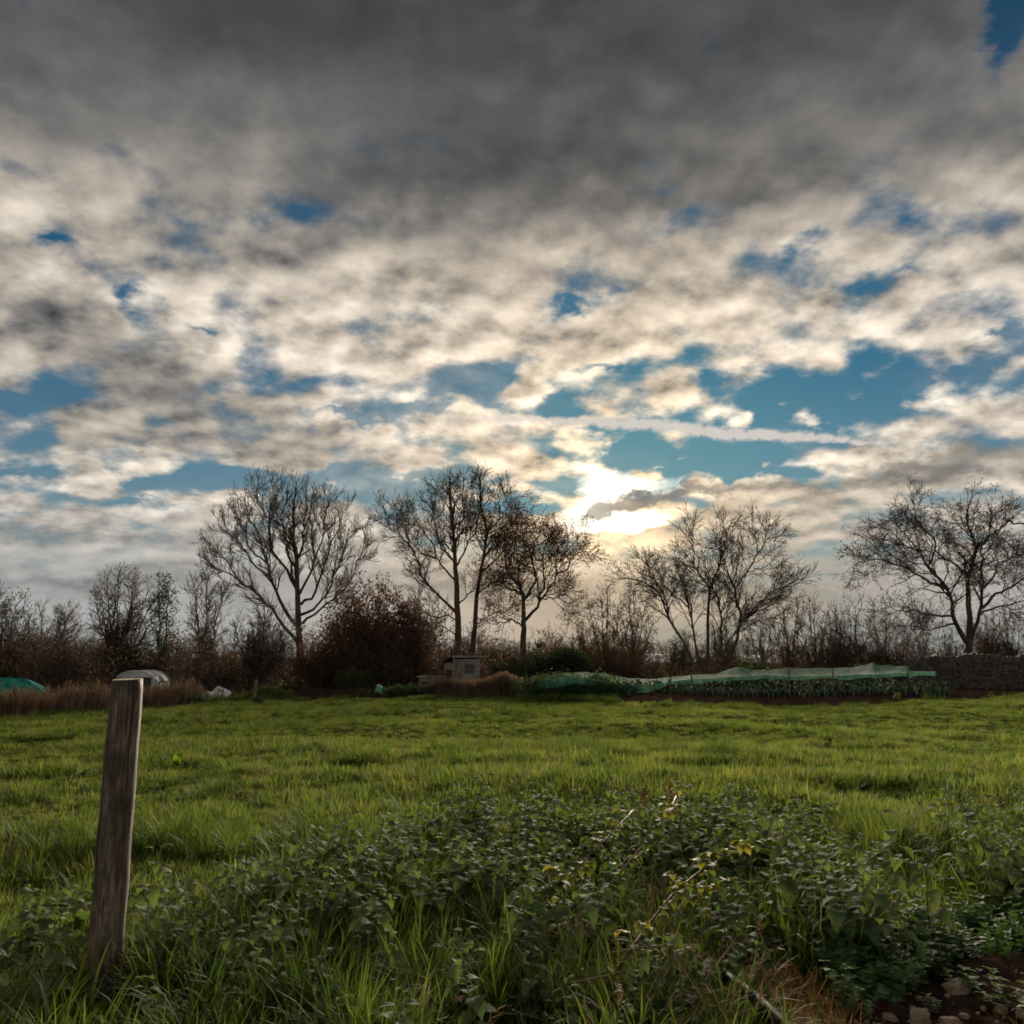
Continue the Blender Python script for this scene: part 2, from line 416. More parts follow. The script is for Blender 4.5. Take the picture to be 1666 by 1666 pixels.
MAT['kale'] = leaf_mat('brassica_leaves', [(0.0, (.022, .05, .022)), (.5, (.04, .085, .035)), (1.0, (.08, .13, .05))], .25, .7, .15, .3)
MAT['leek'] = leaf_mat('leek_leaves', [(0.0, (.06, .10, .08)), (.5, (.12, .18, .15)), (1.0, (.24, .31, .27))], .2, .6, .2, .2, (1, 1, .9))
MAT['russet'] = leaf_mat('russet_leaves', [(0.0, (.036, .018, .014)), (.5, (.062, .032, .023)), (1.0, (.10, .055, .032))], .35, .7, .2, .3, (1.2, 1, .7))
MAT['brown_leaf'] = leaf_mat('withered_leaves', [(0.0, (.05, .03, .017)), (.5, (.10, .055, .026)), (1.0, (.18, .10, .04))], .35, .7, .2, .3, (1.2, 1, .7))
MAT['bark'] = plain_mat('bark', (.032, .026, .021), (.085, .068, .053), 5, .9, .1, .6, (1, 1, .25), .03)
MAT['bark_warm'] = plain_mat('warm_bark', (.05, .032, .021), (.12, .075, .047), 5, .9, .1, .6, (1, 1, .25), .03)
MAT['twig'] = plain_mat('twigs', (.036, .028, .022), (.075, .057, .043), 3, .9, .1, 0)
MAT['twig_warm'] = plain_mat('russet_twigs', (.065, .040, .026), (.12, .073, .043), 3, .9, .1, 0)
MAT['cane'] = plain_mat('bramble_cane', (.10, .045, .03), (.17, .085, .05), 20, .6, .3, .1)
MAT['soil'] = plain_mat('dark_soil', (.022, .014, .011), (.062, .038, .028), 9, 1.0, 0.0, .9, dist=.05)
MAT['limestone'] = plain_mat('limestone', (.17, .12, .085), (.36, .27, .19), 14, .9, .15, .5, dist=.02)
MAT['wall_stone'] = plain_mat('wall_stone', (.042, .037, .033), (.115, .10, .088), 5, .95, .1, .6, dist=.03, vary=.7)
MAT['pipe'] = plain_mat('black_pipe', (.006, .0065, .0075), (.014, .015, .017), 12, .55, .08, .05)
MAT['hedge_leaf'] = leaf_mat('hedge_leaves', [(0.0, (.045, .030, .022)), (.5, (.075, .050, .036)), (1.0, (.12, .08, .052))], .3, .8, .1, .3, (1.2, 1, .7))
MAT['white_sheet'] = plain_mat('white_sheet', (.50, .51, .50), (.72, .73, .72), 4, .6, .3, .1)
MAT['green_plastic'] = plain_mat('green_plastic', (.10, .34, .17), (.15, .45, .23), 3, .5, .3, 0)
MAT['stake'] = plain_mat('stake_wood', (.085, .07, .055), (.19, .16, .12), 9, .9, .1, .3, (1, 1, .2))
MAT['old_board'] = plain_mat('old_boards', (.15, .13, .116), (.27, .238, .218), 7, .9, .1, .3, (.25, 1, 1))
MAT['dark_inside'] = plain_mat('dark_inside', (.012, .012, .012), (.02, .02, .02), 3, .9, .1, 0)
MAT['felt'] = plain_mat('roof_felt', (.03, .028, .027), (.065, .06, .057), 9, .95, .1, .3)
# ------------------------------------------------------------------ ground
def ground_mat():
    m, g = new_mat('field_ground')
    p = position(g)
    n = g.noise(p, .8, 5, .6); n2 = g.noise(p, 14, 4, .6); far = g.noise(p, .02, 3, .5)
    near = g.mix(g.rng(n, .3, .7), (.028, .032, .012), (.075, .085, .022))
    near = g.mix(g.rng(n2, .55, .75), near, (.05, .036, .022))
    fc = g.mix(g.rng(far, .4, .6), (.075, .10, .035), (.17, .18, .07))
    f = g.rng(g.sep(p)[1], 75, 120)
    return finish(m, g, principled(g, g.mix(f, near, fc), 1.0, 0.0, n2, .5, .05))
ys = np.concatenate([np.linspace(-10, 46, 225), np.geomspace(47, 3000, 60)])
xp = np.concatenate([np.linspace(0, 30, 121)[1:], np.geomspace(31, 2600, 40)])
xs = np.concatenate([-xp[::-1], [0], xp])
XX, YY = np.meshgrid(xs, ys)
ZZ = gh(XX, YY)
nx, ny = len(xs), len(ys)
idx = np.arange(nx * ny).reshape(ny, nx)
gf = np.stack([idx[:-1, :-1], idx[:-1, 1:], idx[1:, 1:], idx[1:, :-1]], -1).reshape(-1, 4)
ground = obj('ground', mesh_data('ground', np.stack([XX, YY, ZZ], -1).reshape(-1, 3), gf, ground_mat(), True))
tag(ground, 'grass field running back to far pasture', 'ground', kind='structure')
# low hills on the horizon
hm = plain_mat('hill_pasture', (.05, .065, .055), (.085, .10, .075), .01, .95, .1, 0, kind='Object')
hx = np.linspace(-1700, 1700, 121)
prof = 7 + 9 * vnoise(hx / 260 + 3, hx * 0 + 1) + 3.5 * vnoise(hx / 60, hx * 0 + 5)
hv = []; 
for k, (yy, s) in enumerate(((1300, 0.0), (1450, .75), (1600, 1.0), (1900, .8), (2300, 0.0))):
    hv.append(np.stack([hx, np.full_like(hx, yy), -3 + (prof) * s], -1))
hv = np.concatenate(hv); ii = np.arange(5 * 121).reshape(5, 121)
hf = np.stack([ii[:-1, :-1], ii[:-1, 1:], ii[1:, 1:], ii[1:, :-1]], -1).reshape(-1, 4)
tag(obj('hills', mesh_data('hills', hv, hf, hm, True)), 'low hills on the far horizon behind the trees', 'hills', kind='structure')

# edge of the mown field, traced along the far side (x, y on the ground)
EDGE_PX = [(-420, 1178), (-200, 1172), (0, 1164), (180, 1158), (300, 1149), (360, 1143), (440, 1138), (520, 1135), (700, 1134), (860, 1141), (960, 1145), (1200, 1147), (1400, 1146), (1500, 1142), (1560, 1137), (1666, 1132), (1900, 1130), (2100, 1128)]
EDGE = np.array([[*on_ground(a, b)[:2]] for a, b in EDGE_PX])
def edge_y(x): return np.interp(x, EDGE[:, 0], EDGE[:, 1])

# vegetable bed: dark soil in front of the net and the wall
def sheet(name, pts_top, z_off, mat, amp, label, cat, n=60, mrows=14, seed=0):
    """lumpy sheet between two ground polylines (near edge, far edge)"""
    near, far = pts_top
    t = np.linspace(0, 1, n)
    def res(pl):
        pl = np.array(pl); d = np.r_[0, np.cumsum(np.hypot(*np.diff(pl, axis=0).T))]; d /= d[-1]
        return np.stack([np.interp(t, d, pl[:, 0]), np.interp(t, d, pl[:, 1])], -1)
    a, b = res(near), res(far)
    rows = []
    for k in range(mrows):
        s = k / (mrows - 1); p = a * (1 - s) + b * s
        e = np.minimum(1, np.minimum(np.minimum(s, 1 - s) * 6, np.minimum(t, 1 - t) * 20))
        z = gh(p[:, 0], p[:, 1]) + z_off * e - .03 * (1 - e) + amp * e * (vnoise(p[:, 0] * 5 + seed, p[:, 1] * 5) + .6 * vnoise(p[:, 0] * 13, p[:, 1] * 13 + seed) - .6)
        rows.append(np.c_[p, z])
    v = np.concatenate(rows); ii = np.arange(n * mrows).reshape(mrows, n)
    f = np.stack([ii[:-1, :-1], ii[:-1, 1:], ii[1:, 1:], ii[1:, :-1]], -1).reshape(-1, 4)
    return tag(obj(name, mesh_data(name, v, f, mat, True)), label, cat, kind='structure')
g2 = lambda px, py, z=0: tuple(on_ground(px, py, z)[:2])
sheet('soil_bed', ([g2(985, 1146), g2(1200, 1149), g2(1400, 1148), g2(1500, 1143), g2(1570, 1137), g2(1760, 1130)],
                   [g2(985, 1126), g2(1200, 1122), g2(1400, 1120), g2(1500, 1119), g2(1570, 1118), g2(1760, 1116)]), .10, MAT['soil'], .16,
      'dark dug soil of the vegetable bed', 'soil', 200, 26)
sheet('bare_soil', ([g2(1340, 1800), g2(1500, 1800), g2(1800, 1780)], [g2(1390, 1640), g2(1440, 1580), g2(1520, 1540), g2(1610, 1548), g2(1800, 1525)]), .035, MAT['soil'], .06,
      'bare dark soil in the near corner of the field', 'soil', 110, 60, 4)
sheet('soil_ridge', ([g2(478, 1140), g2(540, 1138), g2(622, 1136)], [g2(485, 1132), g2(540, 1130), g2(622, 1129)]), .22, MAT['soil'], .25,
      'low ridge of reddish soil at the field edge', 'soil', 50, 10, 2)

# ------------------------------------------------------------------ bare trees
def catmull(pts, n):
    pts = [Vector(p) for p in pts]
    P_ = [pts[0] * 2 - pts[1]] + pts + [pts[-1] * 2 - pts[-2]]
    out = []; m = len(pts) - 1
    for i in range(n):
        t = i / (n - 1) * m; k = min(int(t), m - 1); t -= k
        a, b, c, d = P_[k:k + 4]
        out.append(.5 * ((2 * b) + (c - a) * t + (2 * a - 5 * b + 4 * c - d) * t * t + (3 * b - a - 3 * c + d) * t ** 3))
    return out
def tubes(polys, k):
    """polys: list of (pts list, radius list) -> one mesh of tubes (verts, quads)"""
    groups = {}
    for p, r in polys: groups.setdefault(len(p), []).append((p, r))
    V = []; F = []; base = 0
    for n, lst in groups.items():
        A = np.array([p for p, _ in lst], float).reshape(-1, n, 3); R = np.array([r for _, r in lst], float)
        T = np.empty_like(A); T[:, 1:-1] = A[:, 2:] - A[:, :-2]; T[:, 0] = A[:, 1] - A[:, 0]; T[:, -1] = A[:, -1] - A[:, -2]
        T /= np.linalg.norm(T, axis=-1, keepdims=True) + 1e-9
        ref = np.where(np.abs(T[:, :1, 2:3]) > .75, np.array([0, 1, .1]), np.array([.1, .1, 1.0]))
        U = np.cross(T, np.broadcast_to(ref, T.shape)); U /= np.linalg.norm(U, axis=-1, keepdims=True) + 1e-9
        Wv = np.cross(T, U)
        a = np.arange(k) * 2 * np.pi / k
        ring = A[:, :, None] + R[:, :, None, None] * (U[:, :, None] * np.cos(a)[None, None, :, None] + Wv[:, :, None] * np.sin(a)[None, None, :, None])
        B = len(lst); V.append(ring.reshape(-1, 3))
        ii = base + np.arange(B * n * k).reshape(B, n, k)
        q = np.stack([ii[:, :-1], np.roll(ii, -1, 2)[:, :-1], np.roll(ii, -1, 2)[:, 1:], ii[:, 1:]], -1)
        F.append(q.reshape(-1, 4)); base += B * n * k
    return np.concatenate(V), np.concatenate(F)
U_ = random.uniform
class TreeGen:
    def __init__(s, seed, up=.10, droop=0.0, wiggle=.22, angle=(28, 60), minr=.011, dens=1.0, levels=3, flat=1.0):
        s.rng = random.Random(seed); s.limbs = []; s.mid = []; s.twig = []; s.tips = []
        s.up = up; s.droop = droop; s.wig = wiggle; s.ang = angle; s.minr = minr; s.dens = dens; s.levels = levels; s.flat = flat
    def side(s, d):
        r = s.rng
        while True:
            v = Vector((r.gauss(0, 1), r.gauss(0, 1) * s.flat, r.gauss(0, 1))); v -= d * v.dot(d)
            if v.length > .2: return v.normalized()
    def child_dir(s, d):
        a = math.radians(s.rng.uniform(*s.ang)); return (d * math.cos(a) + s.side(d) * math.sin(a)).normalized()
    def grow(s, p, d, L, r, lev):
        R = s.rng; n = (7, 6, 5, 4)[min(lev, 3)]
        pts = [p]; rad = [r]; st = L / (n - 1)
        last = lev >= s.levels
        up = s.up if not last else s.up * .6 - s.droop
        end = max(s.minr * .7, r * .42) if not last else s.minr * .55
        dirs = [d]
        for i in range(1, n):
            d = (d + Vector((R.gauss(0, s.wig), R.gauss(0, s.wig), R.gauss(0, s.wig) + up))).normalized()
            p = p + d * st; pts.append(p); dirs.append(d); rad.append(r + (end - r) * i / (n - 1))
        (s.twig if lev >= 2 else s.mid).append((pts, rad))
        if last:
            s.tips.append((pts[-1], d)); s.tips.append((pts[-2], d)); return
        nc = max(2, int(round((L / (.26, .19, .14)[min(lev, 2)]) * s.dens * R.uniform(.8, 1.2))))
        nc = min(nc, 10)
        for c in range(nc):
            t = R.uniform(.22, 1.0) if c else 1.0
            f = t * (n - 1); k = min(int(f), n - 2)
            q = pts[k].lerp(pts[k + 1], f - k)
            s.grow(q, s.child_dir(dirs[k]) if c else dirs[-1], max(.22, L * R.uniform(.42, .68) * (1.1 - .35 * t)), max(s.minr, (rad[k]) * R.uniform(.45, .62)), lev + 1)
    def limb(s, pts, r0, r1, n=14, jit=.05, branch=(.3, 1.0), child=1.6, spacing=.19, lev=0):
        R = s.rng
        c = catmull(pts, n)
        c = [p + Vector((R.gauss(0, jit), R.gauss(0, jit), R.gauss(0, jit))) * (0 if i == 0 else 1) for i, p in enumerate(c)]
        rad = [r0 + (r1 - r0) * (i / (n - 1)) ** .8 for i in range(n)]
        s.limbs.append((c, rad))
        Lt = sum((c[i + 1] - c[i]).length for i in range(n - 1))
        nb = max(2, int(Lt * (branch[1] - branch[0]) / spacing * s.dens))
        for b in range(nb + 1):
            t = branch[0] + (branch[1] - branch[0]) * (b + R.uniform(0, 1)) / nb if b < nb else 1.0
            t = min(t, 1.0); f = t * (n - 1); k = min(int(f), n - 2)
            q = c[k].lerp(c[k + 1], f - k); d = (c[k + 1] - c[k]).normalized()
            L = child * R.uniform(.55, 1.15) * (1.15 - .55 * t)
            s.grow(q, s.child_dir(d) if b < nb else d, L, max(s.minr * 1.3, min(rad[k] * .5, .05)), 1)
    def build(s, name, base, bark='bark', twig='twig', leaves=0, leaf='russet', lsize=.09, keep=None):
        root = empty(name, base)
        b = Vector(base)
        v, f = tubes(s.limbs, 8); obj('trunk', mesh_data(name + '_trunk', v - np.array(b), f, MAT[bark], True), root)
        cr = [tubes(x, k) for x, k in ((s.mid, 4), (s.twig, 3)) if x]
        v = np.concatenate([c[0] for c in cr]); f = np.concatenate([cr[0][1]] + ([cr[1][1] + len(cr[0][0])] if len(cr) > 1 else []))
        crown = obj('crown', mesh_data(name + '_crown', v - np.array(b), f, MAT[twig], False), root)
        if leaves:
            tips = [t for t in s.tips if keep is None or keep(t[0])]
            lv = scatter_leaves(tips, leaves, lsize, s.rng.randint(0, 9999))
            obj('leaves', mesh_data(name + '_leaves', lv[0] - np.array(b), lv[1], MAT[leaf]), crown)
        return root
def scatter_leaves(tips, count, size, seed, spread=.16):
    r = np.random.RandomState(seed)
    P_ = np.array([t[0] for t in tips]); i = r.randint(0, len(P_), count)
    c = P_[i] + r.normal(0, spread, (count, 3))
    a = r.normal(size=(count, 3)); a /= np.linalg.norm(a, axis=1, keepdims=True)
    b = np.cross(a, r.normal(size=(count, 3))); b /= np.linalg.norm(b, axis=1, keepdims=True) + 1e-9
    s = size * r.uniform(.6, 1.3, (count, 1))
    v = np.stack([c - a * s * .6, c + b * s * .36, c + a * s * .6, c - b * s * .36], 1).reshape(-1, 3)
    return v, np.arange(count * 4).reshape(-1, 4)
def trace(zx, zy, reg):
    """point of an enlarged crop -> photo pixel"""
    x0, y0, k = reg; return x0 + zx / k, y0 + zy / k
def limb3(reg, Y, pts, dy=0.0, rng=random):
    out = []
    n = len(pts)
    for i, (a, b) in enumerate(pts):
        px, py = trace(a, b, reg); out.append(at(px, py, Y + dy * i / max(1, n - 1)))
    return out
ZA = (300, 760, 4.165); ZB = (580, 760, 4.165); ZE = (840, 820, 3.332); ZF = (1240, 790, 3.911)
def traced_tree(name, label, reg, Y, trunk, limbs, r, gen, base_z=None, group='bare trees along the far hedge', **kw):
    R = gen.rng
    t = limb3(reg, Y, trunk)
    base = Vector((t[0].x, Y, ghf(t[0].x, Y)))
    tp = [base + Vector((0, 0, -.05))] + t
    gen.limb(tp, r, r * .16, 18, .02, (.5, 1.0), gen.child)
    for l, fr in limbs:
        gen.limb(limb3(reg, Y, l, R.uniform(-1, 1) * 2.6), r * fr, max(.016, r * fr * .16), 14, .05, (.25, 1.0), gen.child)
    root = gen.build(name, base, **kw)
    tag(root, label, 'tree', group)
    return root

g = TreeGen(1, up=.13, wiggle=.16, angle=(20, 48), dens=1.15, flat=.9); g.child = 1.4
traced_tree('beech_tree', 'tall bare tree with wide fan of ascending limbs, left of centre', ZA, 50,
  [(787, 1300), (780, 1200), (770, 1000), (765, 830), (760, 650), (740, 500), (740, 300), (750, 140)],
  [([(770, 1190), (700, 1110), (620, 1000), (560, 920), (470, 850), (380, 770), (300, 640), (230, 580), (150, 500)], .42),
   ([(770, 1080), (700, 1000), (640, 880), (600, 770), (560, 650), (530, 540), (490, 430), (440, 330), (400, 220)], .45),
   ([(600, 770), (500, 680), (420, 580), (350, 490), (290, 420), (250, 330)], .24), ([(400, 780), (300, 720), (220, 690), (150, 640)], .16),
   ([(765, 830), (700, 700), (600, 590), (570, 480), (580, 330), (600, 200), (590, 110)], .36), ([(765, 850), (720, 640), (690, 500), (660, 350), (690, 210)], .3),
   ([(780, 860), (830, 760), (880, 620), (870, 470), (850, 330), (870, 230)], .32), ([(790, 930), (860, 880), (920, 760), (960, 620), (1000, 500), (1060, 370), (1110, 270)], .34),
   ([(790, 1000), (880, 960), (960, 850), (1030, 700), (1080, 560), (1120, 470), (1200, 400)], .32), ([(800, 1060), (900, 980), (1000, 900), (1100, 800), (1180, 620), (1220, 520)], .3),
   ([(762, 650), (800, 500), (820, 350), (830, 160)], .24), ([(760, 600), (700, 420), (560, 330), (480, 200), (500, 120)], .22), ([(870, 640), (940, 480), (960, 330), (980, 220)], .2), ([(560, 650), (450, 560), (400, 420), (340, 300)], .2)],
  .27, g)
g = TreeGen(2, up=.09, wiggle=.17, angle=(24, 54), dens=1.0, flat=.9); g.child = 1.75
traced_tree('ash_tree', 'tall bare tree rising straight behind the shed, with mossy trunk', ZB, 52,
  [(690, 1270), (690, 1000), (680, 800), (670, 650), (660, 500), (650, 350), (640, 220), (630, 120)],
  [([(690, 1000), (620, 930), (560, 870), (480, 780), (420, 690), (390, 600), (340, 500), (260, 440), (180, 390)], .42), ([(390, 600), (350, 480), (320, 400), (280, 330)], .2),
   ([(680, 790), (620, 720), (540, 620), (450, 580), (380, 520), (330, 440)], .3), ([(540, 620), (520, 520), (450, 430), (400, 350), (370, 300)], .2), ([(670, 690), (640, 600), (570, 540), (550, 450), (520, 330), (510, 240)], .26),
   ([(670, 680), (720, 600), (760, 500), (810, 420), (830, 300), (840, 190)], .28), ([(665, 560), (690, 430), (720, 330), (720, 200), (720, 130)], .24), ([(690, 930), (760, 860), (800, 820), (900, 780)], .22),
   ([(680, 1040), (620, 1010), (540, 1020), (470, 980), (420, 900)], .2), ([(690, 1150), (600, 1090), (520, 1080), (430, 1040)], .2), ([(650, 420), (600, 330), (580, 220), (560, 160)], .18), ([(260, 440), (220, 360), (200, 310)], .14)],
  .24, g, bark='bark_warm')
g = TreeGen(3, up=.08, wiggle=.19, angle=(25, 56), dens=1.0, flat=.9); g.child = 1.7
traced_tree('leaning_tree', 'slim tree leaning right, twin of the one behind the shed, last brown leaves', ZB, 52.8,
  [(780, 1270), (800, 1100), (815, 900), (840, 720), (870, 560), (880, 420), (850, 300), (840, 180), (840, 80)],
  [([(840, 720), (930, 640), (1000, 560), (1060, 430), (1050, 330)], .34), ([(870, 560), (820, 470), (810, 380)], .22), ([(880, 450), (960, 360), (970, 240), (950, 140)], .28), ([(820, 860), (900, 800), (980, 760), (1080, 720)], .3),
   ([(800, 1080), (870, 1020), (960, 980), (1050, 940)], .26), ([(860, 620), (940, 540), (980, 450), (1010, 400)], .26), ([(960, 360), (1020, 280), (1060, 210)], .16)],
  .19, g, leaves=3200, leaf='brown_leaf', lsize=.11, keep=lambda p: p.z < 10.5 and p.x > -1.6)
g = TreeGen(4, up=.06, droop=.05, wiggle=.2, angle=(25, 56), dens=1.0, flat=.9); g.child = 1.75
traced_tree('alder_tree', 'spreading tree below the bright sun, brown leaves left on a drooping bough', ZB, 51,
  [(1130, 1250), (1130, 1100), (1130, 1000), (1130, 880), (1090, 790), (1020, 700), (1000, 600)],
  [([(1130, 1050), (1200, 980), (1240, 900), (1300, 830), (1350, 740), (1360, 640), (1370, 540)], .5), ([(1130, 900), (1200, 800), (1210, 700), (1180, 600), (1150, 480), (1170, 370)], .4),
   ([(1240, 900), (1270, 760), (1260, 650), (1290, 520), (1330, 440)], .34), ([(1350, 740), (1430, 690), (1450, 620), (1520, 570), (1590, 600)], .26), ([(1130, 890), (1050, 830), (960, 760), (900, 700)], .34),
   ([(1240, 900), (1330, 880), (1400, 870), (1470, 900)], .22), ([(1130, 1080), (1060, 1040), (980, 1050), (900, 1020)], .28), ([(1180, 600), (1230, 500), (1240, 420)], .22), ([(1020, 700), (1060, 560), (1080, 440), (1120, 380)], .26), ([(1370, 640), (1420, 560), (1440, 500)], .18)],
  .22, g, bark='bark', leaves=4600, leaf='brown_leaf', lsize=.105)
g = TreeGen(5, up=.05, droop=.04, wiggle=.16, angle=(22, 52), dens=.95, flat=.9); g.child = 1.95
traced_tree('birch_clump', 'broad clump of slender bare stems right of the sun, fine drooping twigs', ZE, 55,
  [(1040, 880), (1040, 750), (1040, 600), (1045, 480), (1010, 400), (960, 330), (900, 250)],
  [([(1045, 480), (1080, 380), (1110, 280), (1120, 170), (1130, 100)], .5), ([(1085, 895), (1110, 750), (1110, 620), (1090, 520), (1060, 420), (1020, 330)], .7),
   ([(1150, 890), (1200, 720), (1215, 620), (1190, 520), (1170, 420), (1130, 330), (1100, 250)], .8), ([(1215, 640), (1290, 560), (1380, 480), (1460, 440), (1530, 410)], .45), ([(1190, 450), (1250, 370), (1310, 270), (1360, 190), (1400, 130)], .42),
   ([(1230, 600), (1330, 570), (1400, 540), (1460, 500)], .35), ([(965, 890), (900, 740), (830, 620), (790, 520), (740, 450), (650, 410), (560, 400)], .65), ([(830, 620), (800, 500), (730, 370), (700, 310)], .4),
   ([(985, 895), (960, 700), (940, 560), (900, 420), (860, 300)], .55), ([(1310, 270), (1300, 200), (1290, 140)], .25), ([(1170, 420), (1200, 320), (1200, 220)], .3), ([(960, 330), (960, 230), (950, 150)], .3), ([(1100, 890), (1140, 760), (1200, 690), (1300, 640), (1400, 620)], .45), ([(940, 560), (860, 500), (800, 440), (760, 360)], .35), ([(1250, 370), (1340, 340), (1400, 300)], .25)],
  .15, g)
g = TreeGen(6, up=.02, droop=.10, wiggle=.2, angle=(25, 56), dens=.95, flat=.9); g.child = 1.9
traced_tree('crab_tree', 'bare wide-crowned tree rising behind the stone wall, forked low, drooping twig ends', ZF, 50,
  [(1310, 1080), (1312, 1040), (1318, 960), (1320, 830), (1310, 700), (1310, 590), (1340, 500), (1365, 400), (1330, 320), (1300, 220), (1320, 120)],
  [([(1300, 1000), (1250, 900), (1220, 820), (1210, 740), (1180, 660), (1120, 590), (1050, 520), (1010, 430), (930, 400), (870, 340)], .6), ([(1180, 660), (1080, 620), (980, 560), (900, 520), (830, 490), (740, 465), (640, 490), (560, 530)], .3),
   ([(1220, 880), (1120, 900), (1050, 920), (960, 890)], .24), ([(1220, 830), (1100, 820), (980, 800), (860, 800), (760, 820)], .28), ([(1060, 500), (1090, 420), (1080, 330), (1010, 260), (970, 150), (960, 110)], .26),
   ([(1300, 560), (1240, 510), (1170, 460), (1110, 420), (1150, 370), (1220, 330)], .3), ([(1365, 400), (1430, 340), (1500, 280), (1560, 230), (1640, 170)], .32), ([(1330, 970), (1370, 860), (1400, 780), (1410, 650), (1395, 500), (1385, 420), (1440, 300), (1450, 180)], .5),
   ([(1410, 650), (1480, 560), (1500, 500), (1600, 460), (1720, 420)], .3), ([(1400, 780), (1480, 700), (1560, 660), (1650, 590), (1800, 540), (1900, 560)], .36), ([(1390, 820), (1500, 770), (1640, 740), (1800, 700)], .26), ([(930, 400), (820, 360), (720, 330), (660, 380)], .18), ([(1010, 430), (900, 300), (850, 220)], .2), ([(1560, 230), (1700, 260), (1830, 330)], .24), ([(1330, 320), (1260, 260), (1200, 180)], .2)],
  .26, g, leaves=2600, leaf='brown_leaf', lsize=.11)

def fan_tree(name, label, px, py_top, spread_px, Y, seed, stems=5, r=.12, child=1.1, lean=0, bark='bark', twig='twig', leaves=0, leaf='brown_leaf', dens=1.0, up=.12, fork=.15, group='bare trees along the far hedge', lsize=.1, minr=.012, levels=3):
    """free-form bare tree: stems fanning out of one base"""
    G_ = TreeGen(seed, up=up, wiggle=.22, angle=(24, 55), dens=dens, flat=.9, minr=minr, levels=levels); R = G_.rng
    x = at(px, 1075, Y).x; base = Vector((x, Y, ghf(x, Y)))
    top = at(px, py_top, Y).z - base.z; sp = spread_px * Y / FPX / 2
    for i in range(stems):
        u = (i + .5) / stems * 2 - 1 if stems > 1 else 0
        u += R.uniform(-.15, .15)
        h = top * (1 - .28 * u * u) * R.uniform(.86, 1.0) - child * .35
        dx = u * sp * .85 + lean * h; dyy = R.uniform(-.5, .5) * sp
        p0 = base + Vector((u * r * .8, 0, -.05)); f = h * fork
        pts = [p0, base + Vector((u * r + dx * .06, dyy * .06, f)), base + Vector((dx * .35, dyy * .35, h * .42)), base + Vector((dx * .72, dyy * .7, h * .72)), base + Vector((dx, dyy, h))]
        G_.limb(pts, r * (1.0 if stems == 1 else .75), .016, 14, .04, (.2, 1.0), child, .19)
    root = G_.build(name, base, bark, twig, leaves, leaf, lsize)
    return tag(root, label, 'tree', group)
fan_tree('hedge_tree', 'thin dark tree at the very left edge of the trees, ivy on its stem', 8, 958, 95, 44, 21, 5, .13, 1.15, dens=1.15, leaves=1200, leaf='evergreen')
fan_tree('hedge_tree', 'low round-crowned bare tree between the left edge and the dark fan-shaped tree', 78, 974, 125, 47, 22, 7, .12, 1.2, dens=1.2)
fan_tree('coppiced_tree', 'dark fan-shaped many-stemmed bare tree above the white dome', 192, 922, 140, 46, 23, 12, .13, 1.3, dens=.95, leaves=350, leaf='evergreen', fork=.1)
fan_tree('ivy_tree', 'slim ivy-clad tree with two upright tips, right of the dark fan-shaped tree', 264, 932, 60, 47, 24, 2, .14, .8, leaves=2600, leaf='evergreen')
fan_tree('hedge_tree', 'upright bare tree with two dark stems, close left of the tall wide tree', 332, 902, 95, 48, 25, 3, .15, 1.3, dens=1.25, up=.15)
fan_tree('hedge_tree', 'small crooked bare tree under the left limbs of the tall wide tree', 425, 980, 120, 46, 26, 6, .13, 1.3, dens=1.2, fork=.2)
# thinner row of trees beyond, seen between the big ones
row = [(985, 948, 80, 60, 'slim bare tree just right of the drooping leafy bough'), (1030, 945, 85, 62, 'second slim bare tree right of the drooping leafy bough'), (1240, 985, 70, 62, 'small bare tree at the right foot of the broad clump'),
       (1285, 962, 70, 63, 'small dense bare tree, second right of the broad clump'), (1325, 962, 60, 64, 'pointed small bare tree midway between the clump and the walled tree'), (1355, 985, 55, 63, 'short bare tree, right of the pointed one'),
       (1393, 962, 80, 62, 'rounded small bare tree with a single trunk, above the end of the green net'), (1440, 985, 70, 60, 'low bare tree under the long left bough of the walled tree'), (1500, 990, 80, 64, 'thin bare tree behind the wall, left of the forked trunk'),
       (1610, 985, 60, 63, 'thin straight tree behind the wall, right of the forked trunk'), (1650, 975, 60, 62, 'thin straight tree behind the wall at the right edge'), (1720, 970, 70, 62, 'thin tree behind the wall beyond the right edge')]
protos = {}
for i, (px, pt, sp, Y, lab) in enumerate(row):
    k = i % 4
    if k not in protos:
        protos[k] = fan_tree('row_tree', lab, px, pt, sp, Y, 40 + k, (4, 6, 3, 5)[k], .085, 1.25, leaves=(0, 900, 0, 900)[k], dens=.95, group='thin trees in the far row', minr=.013)
        protos[k]['h0'] = at(px, pt, Y).z - ghf(at(px, 1075, Y).x, Y)
    else:
        p = protos[k]; x = at(px, 1075, Y).x; b = Vector((x, Y, ghf(x, Y)))
        o = p.copy(); COL.objects.link(o); o.location = b
        s = (at(px, pt, Y).z - b.z) / p['h0']; o.scale = (s, s, s); o.rotation_euler.z = U_(0, 6.28)
        for ch in list(p.children):
            c = ch.copy(); COL.objects.link(c); c.parent = o
            for g3 in list(ch.children):
                e = g3.copy(); COL.objects.link(e); e.parent = c
        tag(o, lab, 'tree', 'thin trees in the far row')
for o in list(bpy.data.objects):
    if 'h0' in o: del o['h0']

